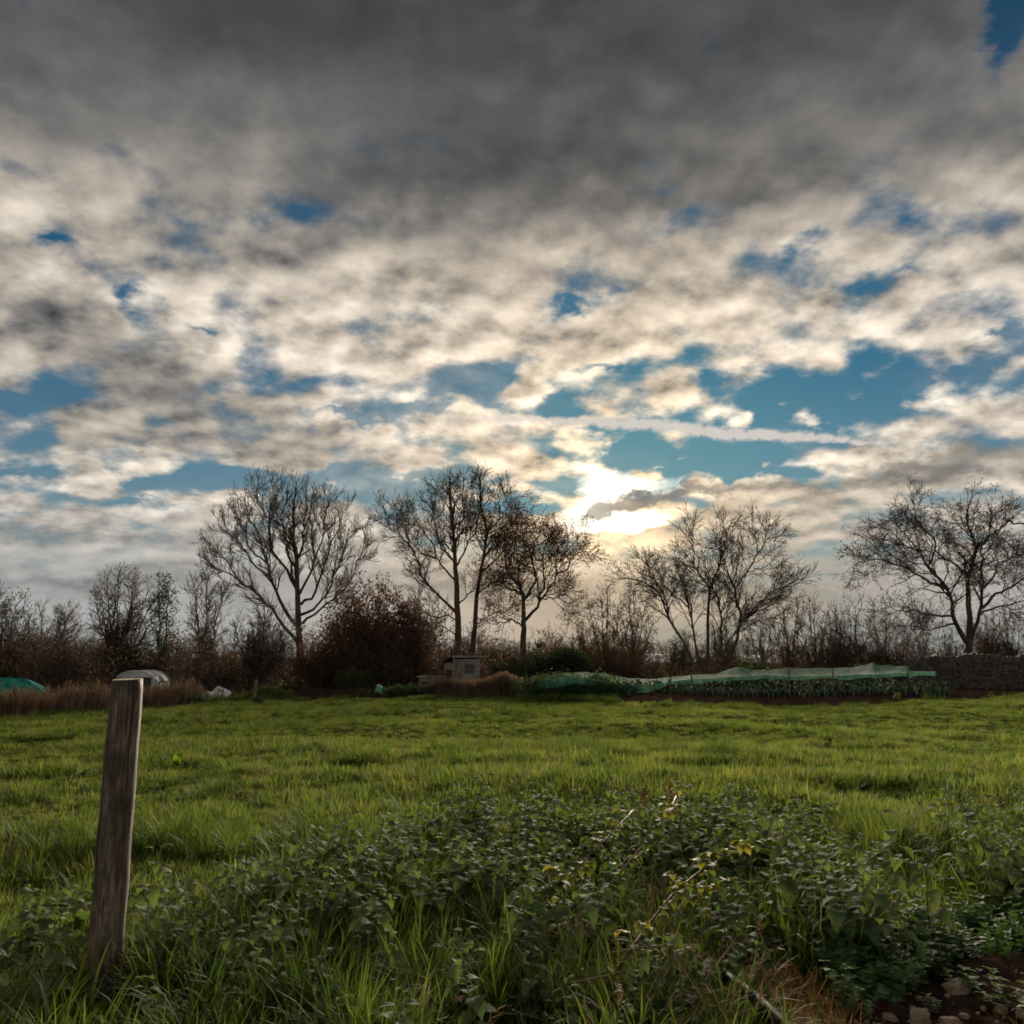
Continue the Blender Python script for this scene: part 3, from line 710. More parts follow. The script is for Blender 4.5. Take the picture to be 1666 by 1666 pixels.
# ------------------------------------------------------------------ shrubs and hedge
def bush_meshes(kind, seed, h=2.0, w=2.0, stems=14, child=.8, leaves=1500, leaf='russet', twig='twig', lsize=.1, dens=1.0, up=.08, levels=3):
    G_ = TreeGen(seed, up=up, wiggle=.28, angle=(28, 65), dens=dens, minr=.009, levels=levels); R = G_.rng
    for i in range(stems):
        a = R.uniform(0, 6.28); rr = math.sqrt(R.random()) * w * .5; hh = h * R.uniform(.6, 1.0) * (1 - .35 * (rr / (w * .5)) ** 2) - child * .3
        e = Vector((math.cos(a) * rr, math.sin(a) * rr, max(.3, hh)))
        b = Vector((e.x * .35 + R.gauss(0, .08), e.y * .35 + R.gauss(0, .08), -.05))
        G_.limb([b, b.lerp(e, .5) + Vector((R.gauss(0, .1), R.gauss(0, .1), .1)), e], .03, .012, 8, .03, (.12, 1.0), child, .3)
    v, f = tubes(G_.limbs, 5); tr = mesh_data(kind + '_stems', v, f, MAT['bark'], True)
    cr = [tubes(x, 3) for x in (G_.mid, G_.twig) if x]
    v = np.concatenate([c[0] for c in cr]); f = np.concatenate([cr[0][1]] + ([cr[1][1] + len(cr[0][0])] if len(cr) > 1 else []))
    cw = mesh_data(kind + '_crown', v, f, MAT[twig])
    lv = scatter_leaves(G_.tips, leaves, lsize, seed, .13) if leaves else None
    lm = mesh_data(kind + '_leaves', lv[0], lv[1], MAT[leaf]) if leaves else None
    return tr, cw, lm
def place_bush(name, ms, label, px, Y, s=1.0, rz=None, group=None, cat='bush', sz=None, dz=0.0):
    x = at(px, 1075, Y).x
    o = empty(name, (x, Y, ghf(x, Y) + dz), U_(0, 6.28) if rz is None else rz); o.scale = (s, s, sz or s)
    obj('stems', ms[0], o); c = obj('crown', ms[1], o)
    if ms[2]: obj('leaves', ms[2], c)
    return tag(o, label, cat, group)
B_dark = [bush_meshes('thorn', 60 + i, 1.9, 2.4, 16, .75, 700, 'hedge_leaf', dens=1.0) for i in range(3)]
B_ever = [bush_meshes('evergreen', 70 + i, 1.8, 2.4, 14, .6, 5200, 'evergreen', lsize=.11, dens=.7) for i in range(2)]
B_rus = [bush_meshes('russet', 80 + i, 3.9, 3.6, 22, 1.15, 5200, 'russet', 'twig_warm', .10, 1.0) for i in range(2)]
B_wil = [bush_meshes('willow', 90 + i, 4.0, 2.4, 20, 1.0, 1600, 'brown_leaf', 'twig_warm', .09, 1.0, .2) for i in range(1)]
B_green = [bush_meshes('shrub', 95 + i, 1.0, 1.5, 14, .4, 3000, 'shrub', lsize=.085, dens=.8, levels=2) for i in range(2)]
# russet thicket between the two tall trees
for px, Y, s, lab in ((552, 49, .95, 'russet thicket at the right foot of the tall wide tree'), (598, 48, 1.22, 'tallest russet thicket, midway between the two tall trees'), (640, 48.5, 1.25, 'dense dark russet thicket left of the shed'), (682, 49.5, .95, 'russet thicket directly behind the low bench by the shed'), (520, 47, .6, 'low russet thicket in front of the tall wide trunk')):
    place_bush('russet_thicket', random.choice(B_rus), lab, px, Y, s, sz=s * 1.28, group='russet thickets left of the shed')
for px, Y, s, lab in ((905, 52, .95, 'orange-brown willow scrub right of the alder trunk'), (945, 51.5, 1.0, 'tall orange-brown willow scrub below the drooping bough'), (985, 53, .9, 'orange-brown willow scrub left of the pale bare stems'), (1020, 54, .75, 'smaller orange-brown willow scrub left of the birch clump')):
    place_bush('willow_scrub', B_wil[0], lab, px, Y, s, group='willow scrub below the sun')
for px, Y, s, m, lab in ((832, 47, .9, 0, 'dark evergreen bush close right of the shed'), (880, 46, 1.15, 1, 'biggest dark evergreen bush behind the netted shrubs'), (925, 46.5, 1.1, 0, 'dark evergreen bush right of the biggest one'), (1215, 52, .9, 1, 'dark evergreen bush behind the net peak'), (575, 44, .6, 0, 'low dark evergreen bush behind the soil ridge'), (1190, 53, .6, 0, 'small dark evergreen bush at the foot of the birch clump')):
    place_bush('evergreen_bush', B_ever[m], lab, px, Y, s, group='evergreen bushes at the field edge')
# undergrowth along the far hedge: one bush after another
labs = iter(['far left end', 'left of the teal heap', 'behind the teal heap', 'right of the teal heap', 'left of the white dome', 'behind the white dome', 'right of the white dome', 'below the ivy-clad tree', 'below the upright two-stemmed tree', 'behind the white sheets', 'behind the short wooden post', 'behind the taller far post', 'behind the mossy heap', 'at the left foot of the tall wide tree', 'behind the soil ridge', 'left of the green bag', 'behind the green bag', 'left of the bench', 'behind the bench', 'behind the shed roof', 'right behind the shed', 'behind the russet reeds', 'behind the left end of the netted shrubs', 'behind the netted shrubs', 'behind the first net stakes', 'left of the net peak', 'under the birch clump', 'behind the net peak', 'right of the net peak', 'left of the pointed small tree', 'below the pointed small tree', 'above the middle of the net', 'below the rounded small tree', 'where the low wall ends', 'above the low end of the wall', 'left of the forked trunk', 'spare'])
for i in range(36):
    px = -40 + i * 45 + U_(-9, 9)
    Y = (40 if px < 330 else 46) + U_(0, 4) + (4 if px > 860 else 0)
    if px > 1520: break
    if 150 < px < 310: Y = U_(45.2, 47.5)
    s = U_(.85, 1.2) * (1.3 if px < 330 else 1.05 if px < 860 else .8)
    place_bush('hedge_bush', B_dark[i % 3], 'brambly brown hedge bush ' + next(labs), px, Y, s, group='brown undergrowth along the far hedge')
for i, (px, lab) in enumerate(((1500, 'scrubby bush behind the step in the wall'), (1570, 'low scrub behind the wall at the forked trunk'), (1640, 'low scrub behind the wall at the right edge'))):
    place_bush('hedge_bush', B_dark[i], 'brown ' + lab, px, 56, .72, group='brown undergrowth along the far hedge')

# tangled scrub and thin trees beyond the hedge, read as one far mass
def scrub_mesh(seed, h, w, stems, twig):
    G_ = TreeGen(seed, up=.06, wiggle=.30, angle=(28, 65), dens=.9, minr=.012, levels=3); R = G_.rng
    for i in range(stems):
        e = Vector((R.gauss(0, w * .4), R.gauss(0, w * .4), h * R.uniform(.6, 1))); b = Vector((e.x * .5, e.y * .5, -.1))
        G_.limb([b, b.lerp(e, .45) + Vector((R.gauss(0, .12), 0, .1)), e], .065, .02, 10, .06, (.22, 1.0), 1.3, .24)
    v, f = tubes(G_.limbs + G_.mid + G_.twig, 3)
    return mesh_data('scrub', v, f, MAT[twig])
FAR = [scrub_mesh(700 + i, (5.6, 4.4, 6.4, 3.4)[i], (2.2, 2.8, 1.8, 3.0)[i], (6, 9, 5, 14)[i], ('twig', 'twig_warm', 'twig', 'twig_warm')[i]) for i in range(4)]
# ------------------------------------------------------------------ wooden post in the foreground
def post_mat():
    m, g = new_mat('weathered_post')
    co = coords(g); z = g.sep(co)[2]
    st = g.v('MULTIPLY', co, (1, 1, .07))
    grain = g.noise(st, 95, 6, .65, .2); wide = g.noise(g.v('MULTIPLY', co, (1, 1, .3)), 13, 5, .65); spots = g.noise(co, 26, 5, .7)
    c = g.mix(g.rng(grain, .35, .68), (.06, .041, .028), (.235, .178, .125))
    c = g.mix(g.rng(wide, .42, .62, 0, .75), c, (.046, .026, .017))
    blot = g.noise(g.v('MULTIPLY', co, (1, 1, .6)), 5.5, 5, .65); c = g.mix(g.rng(blot, .46, .62, 0, .7), c, (.026, .018, .014))
    lich = g.noise(co, 48, 4, .7); c = g.mix(g.m('MULTIPLY', g.rng(lich, .60, .68), g.rng(blot, .55, .4)), c, (.19, .185, .15))
    kd = g.v('LENGTH', g.v('MULTIPLY', g.v('SUBTRACT', co, (.03, -.15, .93)), (1, 1, .55))); c = g.mix(g.rng(kd, .035, .012), c, (.014, .010, .008))
    c = g.mix(g.m('MULTIPLY', g.rng(spots, .52, .7), g.rng(z, .9, .1)), c, (.085, .085, .04))
    up = g.sep(g.n.new('ShaderNodeNewGeometry').outputs['Normal'])[2]
    ring = g.noise(g.xyz(g.m('MULTIPLY', g.v('LENGTH', g.v('MULTIPLY', co, (1, 1, 0))), 30), 0, 0), 3, 3, .5)
    c = g.mix(g.rng(up, .7, .9), c, g.mix(ring, (.20, .15, .10), (.36, .28, .19)))
    crack = g.rng(g.noise(g.v('MULTIPLY', co, (1, 1, .035)), 60, 2, .5), .60, .66)
    c = g.mix(g.m('MULTIPLY', crack, .8), c, (.012, .009, .007))
    h = g.m('SUBTRACT', grain, g.m('MULTIPLY', crack, .8))
    return finish(m, g, principled(g, c, .7, .25, h, .55, .008))
pb = on_ground(169, 1612); pd = pb.y
ptop = at(207, 1096, pd)
pr = 24.5 * (pd * math.cos(PITCH)) / FPX
v = []; f = []
K, N = 36, 40
H = ptop.z
for i in range(N + 1):
    t = i / N; z = -.25 + (H + .25) * t
    for j in range(K):
        a = 2 * math.pi * j / K
        n_ = mnoise.noise(Vector((math.cos(a) * 1.4, math.sin(a) * 1.4, z * 2.2))) * .055 + mnoise.noise(Vector((math.cos(a) * 5, math.sin(a) * 5, z * .8))) * .022
        if abs(z - .62) < .18: n_ += .06 * math.exp(-((z - .62) / .08) ** 2) * max(0, math.cos(a - 3.4)) ** 3
        rr = pr * (1.08 - .10 * t + n_)
        if i == N: rr *= .965
        zz = z - (.006 if i == N - 1 else 0) + (.004 * math.cos(a - 1.0) if i >= N - 1 else 0)
        lx = (ptop.x - pb.x) * max(0, z) / H + .012 * mnoise.noise(Vector((0, 3.3, z * 1.7))) + .006 * mnoise.noise(Vector((5, 0, z * 5)))
        v.append((lx + math.cos(a) * rr, math.sin(a) * rr, zz))
for i in range(N):
    for j in range(K):
        f.append((i * K + j, i * K + (j + 1) % K, (i + 1) * K + (j + 1) % K, (i + 1) * K + j))
f.append(tuple(N * K + j for j in range(K)))
me = mesh_data('fence_post', v, f, post_mat(), True)
me.polygons[-1].use_smooth = False
tag(obj('fence_post', me, None, (pb.x, pb.y, ghf(pb.x, pb.y))), 'thick weathered round wooden post standing in the nettles, near left', 'post')

# ------------------------------------------------------------------ far left: teal cover, white dome, sheets, posts
def dome(nm, w, d, h, mat, folds=.05, n=40, m=16, seed=1.0):
    v = []; f = []
    for i in range(m + 1):
        e = i / m * math.pi / 2
        for j in range(n):
            a = 2 * math.pi * j / n
            k = 1 + folds * math.sin(a * 11 + 3 * math.sin(a * 2 + seed)) * math.cos(e) + .18 * (mnoise.noise(Vector((math.cos(a), math.sin(a), seed + e))) )
            v.append((math.cos(a) * math.cos(e) ** .7 * w * k, math.sin(a) * math.cos(e) ** .7 * d * k, math.sin(e) * h * (1 + .14 * mnoise.noise(Vector((a, e * 2, seed))))))
    for i in range(m):
        for j in range(n):
            f.append((i * n + j, i * n + (j + 1) % n, (i + 1) * n + (j + 1) % n, (i + 1) * n + j))
    return mesh_data(nm, v, f, mat, True)
def net_mat(name, c1, c2, clear, sc=30):
    m, g = new_mat(name)
    co = coords(g); n = g.noise(g.v('MULTIPLY', co, (1, 1, .3)), 5, 5, .6)
    c = g.mix(g.rng(n, .35, .65), c1, c2)
    pr = principled(g, c, .8, .05)
    t = g.n.new('ShaderNodeBsdfTranslucent'); g.put(t.inputs['Color'], c)
    a = g.n.new('ShaderNodeMixShader'); a.inputs[0].default_value = .5; g.l.new(pr, a.inputs[1]); g.l.new(t.outputs[0], a.inputs[2])
    tr = g.n.new('ShaderNodeBsdfTransparent')
    b = g.n.new('ShaderNodeMixShader'); g.put(b.inputs[0], g.rng(g.noise(co, 2.2, 3, .5), .3, .7, clear * .7, min(1, clear * 1.3)))
    g.l.new(a.outputs[0], b.inputs[1]); g.l.new(tr.outputs[0], b.inputs[2])
    return finish(m, g, b.outputs[0])
MAT['teal'] = net_mat('teal_sheet', (.02, .19, .16), (.09, .46, .38), .04)
MAT['net'] = net_mat('green_net', (.065, .20, .12), (.14, .335, .21), .28)
def base_at(px, Y):
    x = at(px, 1075, Y).x; return Vector((x, Y, ghf(x, Y)))
b = base_at(14, 31)
h = at(40, 1103, 31).z - b.z
tag(obj('covered_heap', dome('covered_heap', 1.25, .9, h, MAT['teal'], .035, 72, 18), None, b + Vector((.05, 0, -.02))), 'heap under a teal plastic cover at the left edge, behind dry stems', 'heap')

Y = 41.0; b = base_at(222, Y); top = at(229, 1092, Y).z - b.z; hw = 37 * Y / FPX
pt = empty('polytunnel', b); tag(pt, 'low white domed tunnel showing above the hedge just behind the near post', 'polytunnel')
def arch(w, h, n=18): return [(-w * math.cos(math.pi * i / n), h * (math.sin(math.pi * i / n)) ** .62) for i in range(n + 1)]
A = arch(hw, top); v = []; f = []
for k, yy in enumerate(np.linspace(0, 1.7, 7)):
    s = 1 + .02 * math.sin(k * 2.1)
    v += [(x * s, yy, z * s) for x, z in A]
n = len(A)
for k in range(6):
    for j in range(n - 1): f.append((k * n + j, k * n + j + 1, (k + 1) * n + j + 1, (k + 1) * n + j))
MAT['poly'] = plain_mat('white_polythene', (.40, .43, .42), (.56, .59, .58), 3, .7, .1, .1)
MAT['poly_end'] = plain_mat('grey_polythene', (.40, .43, .43), (.55, .58, .57), 3, .5, .4, .1)
obj('cover', mesh_data('tunnel_cover', v, f, MAT['poly'], True), pt)
obj('end_panel', mesh_data('tunnel_end', [(x * .995, .05, z * .99) for x, z in A], [tuple(range(n))], MAT['poly_end']), pt)
for yy in (-.012, .85, 1.7): obj('hoop', MB().tube([(x * 1.012, yy, z * 1.012 + .01) for x, z in A], .022, 6).data('hoop', MAT['white_sheet'], True), pt)
obj('door', MB().box((.33, -.02, top * .42), (.8, .03, top * .62)).data('tunnel_door', MAT['felt']), pt)
obj('rail', MB().box((0, -.03, top * .78), (hw * 1.5, .03, .03)).data('tunnel_rail', MAT['white_sheet']), pt)

def panel(w, h, bend=.06, th=.02, n=8):
    v = []; f = []
    for s in (0, 1):
        for i in range(n + 1):
            for j in range(3):
                v.append((-w / 2 + w * i / n, -h / 2 + h * j / 2, bend * math.cos(i / n * 2.4) + (.03 if j == 1 else 0) + s * th))
    k = (n + 1) * 3
    for i in range(n):
        for j in range(2):
            a = i * 3 + j; f.append((a, a + 1, a + 4, a + 3)); f.append((k + a, k + a + 3, k + a + 4, k + a + 1))
        f.append((i * 3, i * 3 + 3, k + i * 3 + 3, k + i * 3)); f.append((i * 3 + 2, k + i * 3 + 2, k + i * 3 + 5, i * 3 + 5))
    f.append((0, k, k + 1, 1)); f.append((1, k + 1, k + 2, 2)); e = n * 3; f.append((e, e + 1, k + e + 1, k + e)); f.append((e + 1, e + 2, k + e + 2, k + e + 1))
    return mesh_data('panel', v, f, MAT['white_sheet'], False)
for (px, Yp, w, h, rx, ry, rz, z, lab) in ((347, 33.6, .72, .5, 24, -6, 10, .20, 'white sheet lying flat in the middle of the pile by the short post'), (364, 34.2, .62, .42, 38, 14, -14, .26, 'white sheet tilted up at the right of the pile by the short post'), (338, 33.2, .42, .35, 18, 8, 35, .10, 'small white sheet lowest at the left of the pile')):
    b = base_at(px, Yp)
    tag(obj('plastic_sheet', panel(w, h), None, b + Vector((0, 0, z)), (math.radians(rx), math.radians(ry), math.radians(rz))), lab, 'sheet', 'white sheets dumped at the field edge')
def rough_post(px, pyt, Y, r, label, lean=0.0, broken=False):
    b = base_at(px, Y); h = at(px, pyt, Y).z - b.z
    m = MB(); m.tube([(0, 0, -.2), (lean * .3, 0, h * .4), (lean * .7, .01, h * .75), (lean, 0, h)], [r * 1.05, r, r * .98, r * (.8 if broken else .97)], 9)
    if broken:
        m.tube([(lean, 0, h * .9), (lean + .09, 0, h + .22)], [.025, .01], 5).tube([(lean, 0, h * .9), (lean - .13, 0, h + .10)], [.02, .008], 5).tube([(lean, 0, h * .88), (lean + .2, .02, h + .04)], [.018, .006], 5)
    return tag(obj('wooden_stake', m.data('stake', MAT['bark_warm'] if broken else MAT['stake'], True), None, b), label, 'post')
rough_post(380, 1126, 32.6, .055, 'short splintered brown stake right of the white sheets', .02, True)
rough_post(416, 1106, 33.2, .062, 'taller wooden post between the splintered stake and the grassy heap', .05)

# grassy heap
def mound(name, px0, px1, pyt, Y, mat, label, cat, dep=.9, seed=0):
    c = base_at((px0 + px1) / 2, Y); w = (px1 - px0) * Y / FPX / 2; h = at(px0, pyt, Y).z - c.z
    v = []; f = []; n, m = 40, 10
    for i in range(m + 1):
        r = 1 - i / m
        for j in range(n):
            a = 2 * math.pi * j / n
            q = 1 + .25 * mnoise.noise(Vector((math.cos(a) * 1.5, math.sin(a) * 1.5, seed)))
            z = h * (1 - r ** 2.2) * (1 + .22 * mnoise.noise(Vector((math.cos(a) * r * 4, math.sin(a) * r * 4, seed + 5)))) - .06 * (r > .98)
            v.append((math.cos(a) * w * r * q, math.sin(a) * dep * r * q, z))
    for i in range(m):
        for j in range(n): f.append((i * n + j, i * n + (j + 1) % n, (i + 1) * n + (j + 1) % n, (i + 1) * n + j))
    return tag(obj(name, mesh_data(name, v, f, mat, True), None, c), label, cat), c, w, h, dep
MAT['moss'] = plain_mat('mossy_heap', (.035, .045, .016), (.085, .095, .03), 6, .95, .1, .8, dist=.06)
heap, hc, hw_, hh_, hd_ = mound('grassy_heap', 398, 474, 1119, 35, MAT['moss'], 'low mossy heap of garden waste right of the taller far post', 'heap')
mound('soil_heap', 470, 560, 1123, 37, MAT['soil'], 'low heap of dark brown soil right of the mossy heap', 'heap', 1.0, 3)

b = base_at(617, 37.5)
m = MB().box((0, 0, .24), (.24, .10, .46), Matrix.Rotation(.25, 3, 'Y') @ Matrix.Rotation(.4, 3, 'Z'), .025)
m.box((.02, -.01, .50), (.10, .05, .08), Matrix.Rotation(.4, 3, 'Y'), .01)
tag(obj('green_bag', m.data('green_bag', MAT['green_plastic']), None, b), 'small upright bright green plastic bag at the field edge left of the shed', 'bag')

# ------------------------------------------------------------------ shed
Y = 42.0; sc = Y / FPX
cr = at(752, 1075, Y); b = Vector((cr.x, Y, ghf(cr.x, Y)))
SH_ = empty('shed', b, math.radians(24)); tag(SH_, 'small weathered wooden shed with sloping roof and dark opening', 'shed')
w, d, hF, hB = 1.30, 1.20, at(752, 1070, Y).z - b.z, at(752, 1070, Y).z - b.z - .22
nb = 13; bh = (hF - .12) / nb
win = (-.14, .40, hF - .72, hF - .30)                       # front opening: x0 x1 z0 z1
for i in range(nb):                                         # lapped boards of the front
    z0 = .06 + i * bh; zc = z0 + bh / 2
    segs = [(-w / 2, w / 2)]
    if zc > win[2] and zc < win[3]: segs = [(-w / 2, win[0]), (win[1], w / 2)]
    for (a, c) in segs: obj('board', MB().box(((a + c) / 2, -d / 2, zc), (c - a - .006, .022, bh - .012), Matrix.Rotation(.05, 3, 'X')).data('board', MAT['old_board']), SH_)
for i in range(nb):                                         # left side with its doorway
    z0 = .06 + i * bh * (hB / hF); zc = z0 + bh / 2
    segs = [(-d / 2, d / 2)] if zc > hB - .38 else [(-d / 2 + .02, -d / 2 + .16), (d / 2 - .3, d / 2)]
    for (a, c) in segs: obj('board', MB().box((-w / 2 - .012, (a + c) / 2, zc), (.022, c - a - .05, bh * .9)).data('board', MAT['old_board']), SH_)
obj('wall', MB().box((w / 2 - .03, 0, hB / 2), (.03, d - .08, hB)).box((0, d / 2 - .03, hB / 2), (w - .08, .03, hB)).data('shed_wall', MAT['old_board']), SH_)
for x, y, hh in ((-w / 2 + .03, -d / 2 + .045, hF), (w / 2 - .03, -d / 2 + .045, hF), (-w / 2 + .04, d / 2 - .09, hB), (w / 2 - .08, d / 2 - .09, hB)):
    obj('corner_post', MB().box((x, y, hh / 2 - .02), (.06, .06, hh)).data('corner_post', MAT['old_board']), SH_)
sl = math.atan2(hF - hB, d)
roof = obj('roof', MB().box((0, 0, (hF + hB) / 2 + .055), (w + .22, (d + .28) / math.cos(sl), .045), Matrix.Rotation(-sl, 3, 'X')).data('roof', MAT['felt']), SH_)
obj('fascia', MB().box((0, -d / 2 - .15, hF + .045), (w + .24, .02, .09)).data('fascia', MAT['old_board']), roof)
fr = obj('window', MB().box((win[0], -d / 2 - .016, (win[2] + win[3]) / 2), (.05, .03, win[3] - win[2] + .06)).box((win[1], -d / 2 - .016, (win[2] + win[3]) / 2), (.05, .03, win[3] - win[2] + .06)).box(((win[0] + win[1]) / 2, -d / 2 - .017, win[3] + .02), (win[1] - win[0] + .4, .034, .05)).box(((win[0] + win[1]) / 2, -d / 2 - .017, win[2] - .02), (win[1] - win[0] + .04, .034, .05)).data('window', MAT['old_board']), SH_)
MAT['pane'] = plain_mat('dusty_pane', (.02, .024, .022), (.04, .045, .042), 4, .3, .4, 0)
obj('pane', MB().box(((win[0] + win[1]) / 2, -d / 2 + .012, (win[2] + win[3]) / 2), (win[1] - win[0] - .03, .008, win[3] - win[2] - .02)).data('pane', MAT['pane']), fr)
obj('door', MB().box((-.42, -d / 2 - .022, hF * .46), (.36, .02, hF * .86)).data('shed_door', MAT['stake']), SH_)
obj('floor', MB().box((0, 0, .03), (w - .1, d - .1, .05)).data('shed_floor', MAT['dark_inside']), SH_)
b = base_at(703, 40)
BN = empty('garden_bench', b, math.radians(12)); tag(BN, 'low wooden bench of grey planks left of the shed', 'bench')
zt = at(700, 1101, 40).z - b.z
for i, yy in enumerate((-.17, 0, .17)): obj('plank', MB().box((0, yy, zt), (1.25, .155, .035), None, .006).data('plank', MAT['stake']), BN)
obj('apron', MB().box((-.05, -.27, zt - .13), (1.05, .022, .17)).data('apron', MAT['stake']), BN)
for x, y in ((-.52, -.2), (.52, -.2), (-.52, .2), (.52, .2)): obj('leg', MB().box((x, y, zt / 2 - .02), (.07, .07, zt - .03)).data('leg', MAT['stake']), BN)
for i, (x, z, r, rz) in enumerate(((.30, .07, .06, .2), (.02, .06, .05, -.1), (.45, .16, .055, .35))):
    tag(obj('log', MB().tube([(-.32, 0, 0), (0, .01, 0), (.33, 0, .015)], [r, r * 1.05, r * .95], 8).data('log', MAT['bark_warm'], True), None, b + Vector((x, -.02, zt + .02 + z)), (0, 0, rz)), ('thick log lying on the bench near the shed', 'thin log lying on the left of the bench', 'topmost log on the bench, right against the shed')[i], 'log', 'logs on the bench')

# ------------------------------------------------------------------ scattering of small plants
def scatter(name, P3, rot, scl, srcs, label, cat, kind='stuff'):
    me = bpy.data.meshes.new(name)
    P3 = np.asarray(P3, np.float32); n = len(P3)
    me.vertices.add(n); me.vertices.foreach_set('co', P3.ravel())
    a = me.attributes.new('rot', 'FLOAT_VECTOR', 'POINT'); a.data.foreach_set('vector', np.asarray(rot, np.float32).ravel())
    a = me.attributes.new('scl', 'FLOAT_VECTOR', 'POINT'); a.data.foreach_set('vector', np.asarray(scl, np.float32).ravel())
    a = me.attributes.new('idx', 'INT', 'POINT'); a.data.foreach_set('value', rs.randint(0, len(srcs), n).astype(np.int32))
    c = bpy.data.collections.new(name + '_kinds')
    for i, s in enumerate(srcs): c.objects.link(bpy.data.objects.new('%s_kind_%02d' % (name, i), s))
    t = bpy.data.node_groups.new(name + '_nodes', 'GeometryNodeTree')
    t.interface.new_socket('Geometry', in_out='INPUT', socket_type='NodeSocketGeometry'); t.interface.new_socket('Geometry', in_out='OUTPUT', socket_type='NodeSocketGeometry')
    N_ = t.nodes; gi = N_.new('NodeGroupInput'); go = N_.new('NodeGroupOutput')
    ci = N_.new('GeometryNodeCollectionInfo'); ci.inputs[0].default_value = c; ci.inputs['Separate Children'].default_value = True; ci.inputs['Reset Children'].default_value = True
    ip = N_.new('GeometryNodeInstanceOnPoints'); ip.inputs['Pick Instance'].default_value = True
    def att(nm, ty):
        q = N_.new('GeometryNodeInputNamedAttribute'); q.data_type = ty; q.inputs[0].default_value = nm; return q.outputs['Attribute']
    er = N_.new('FunctionNodeEulerToRotation')
    t.links.new(att('rot', 'FLOAT_VECTOR'), er.inputs[0]); t.links.new(er.outputs[0], ip.inputs['Rotation'])
    t.links.new(att('scl', 'FLOAT_VECTOR'), ip.inputs['Scale']); t.links.new(att('idx', 'INT'), ip.inputs['Instance Index'])
    t.links.new(ci.outputs[0], ip.inputs['Instance']); t.links.new(gi.outputs[0], ip.inputs['Points']); t.links.new(ip.outputs[0], go.inputs[0])
    o = obj(name, me); md = o.modifiers.new('scatter', 'NODES'); md.node_group = t
    return tag(o, label, cat, kind=kind)
def blade(v, f, base, az, h, wd, lean, curl, segs=3):
    """one bent tapering blade"""
    b0 = len(v); ca, sa = math.cos(az), math.sin(az)
    x = z = 0.0; th = lean
    sdx, sdy = -sa, ca
    for i in range(segs + 1):
        t = i / segs; w = wd * (1 - t ** 1.6) * (.7 + .6 * min(1, t * 3) if t < .34 else 1)
        p = (base[0] + ca * x, base[1] + sa * x, base[2] + z)
        if i == segs: v.append(p)
        else: v.append((p[0] + sdx * w, p[1] + sdy * w, p[2])); v.append((p[0] - sdx * w, p[1] - sdy * w, p[2]))
        x += math.sin(th) * h / segs; z += math.cos(th) * h / segs; th += curl / segs
    for i in range(segs - 1): a = b0 + 2 * i; f.append((a, a + 1, a + 3, a + 2))
    a = b0 + 2 * (segs - 1); f.append((a, a + 1, a + 2))
def tuft(name, mat, n, h, rad, wd, seed, lean=(.05, .55), curl=(.2, 1.3), segs=3, hv=(.5, 1.1)):
    R = random.Random(seed); v = []; f = []
    for _ in range(n):
        a = R.uniform(0, 6.283); r = rad * math.sqrt(R.random())
        blade(v, f, (math.cos(a) * r, math.sin(a) * r, -.02), R.gauss(a, 1.0), h * R.uniform(*hv), wd * R.uniform(.7, 1.3), R.uniform(*lean), R.uniform(*curl), segs)
    return mesh_data(name, v, f, mat, True)
def leaf_geo(v, f, base, d, side, L, wr, droop=.5, serr=.12, n=7, fold=.25):
    """ovate toothed leaf: midrib along d, drooping"""
    b0 = len(v); up = d.cross(side).normalized()
    if up.z < 0: up = -up
    p = Vector(base); th = 0.0
    for i in range(n + 1):
        t = i / n
        w = L * wr * (math.sin(math.pi * min(1, t ** .62)) ** .9) * (1 + (serr if i % 2 else -serr))
        if i == n: w = 0.001
        v.append(tuple(p + side * w + up * w * fold)); v.append(tuple(p)); v.append(tuple(p - side * w + up * w * fold))
        dd = d * math.cos(th) - up * math.sin(th); p = p + dd * (L / n); th += droop / n * 1.6
    for i in range(n):
        a = b0 + 3 * i; f.append((a, a + 1, a + 4, a + 3)); f.append((a + 1, a + 2, a + 5, a + 4))
def nettle(name, seed, h=.45, mat='nettle', lsz=.14):
    R = random.Random(seed); v = []; f = []; nodes = R.randint(6, 7)
    m = MB(); lean = Vector((R.gauss(0, .10), R.gauss(0, .10), 0))
    pts = [Vector((0, 0, -.03)) + lean * (t * t) * 1.0 + Vector((0, 0, h * t)) for t in np.linspace(0, 1, 5)]
    m.tube(pts, [.005, .0045, .004, .003, .002], 4, False); v += m.v; f += m.f
    for k in range(nodes):
        t = .34 + .66 * k / (nodes - 1); q = t * 4; i = min(int(q), 3); b = pts[i].lerp(pts[i + 1], q - i)
        a0 = k * math.pi / 2 + R.uniform(-.3, .3)
        L = lsz * (1.05 - .55 * max(0, (t - .45) / .55) ** 1.4) * R.uniform(.85, 1.2)
        for s in (0, math.pi):
            a = a0 + s + R.uniform(-.2, .2); el = R.uniform(-.15, .35) + (.25 if t > .9 else 0)
            d = Vector((math.cos(a) * math.cos(el), math.sin(a) * math.cos(el), math.sin(el))); sd = Vector((-math.sin(a), math.cos(a), R.uniform(-.25, .25))).normalized()
            leaf_geo(v, f, b + d * .02, d, sd, L, .30, R.uniform(.45, 1.2), .15, 9)
    return mesh_data(name, v, f, MAT[mat], True)
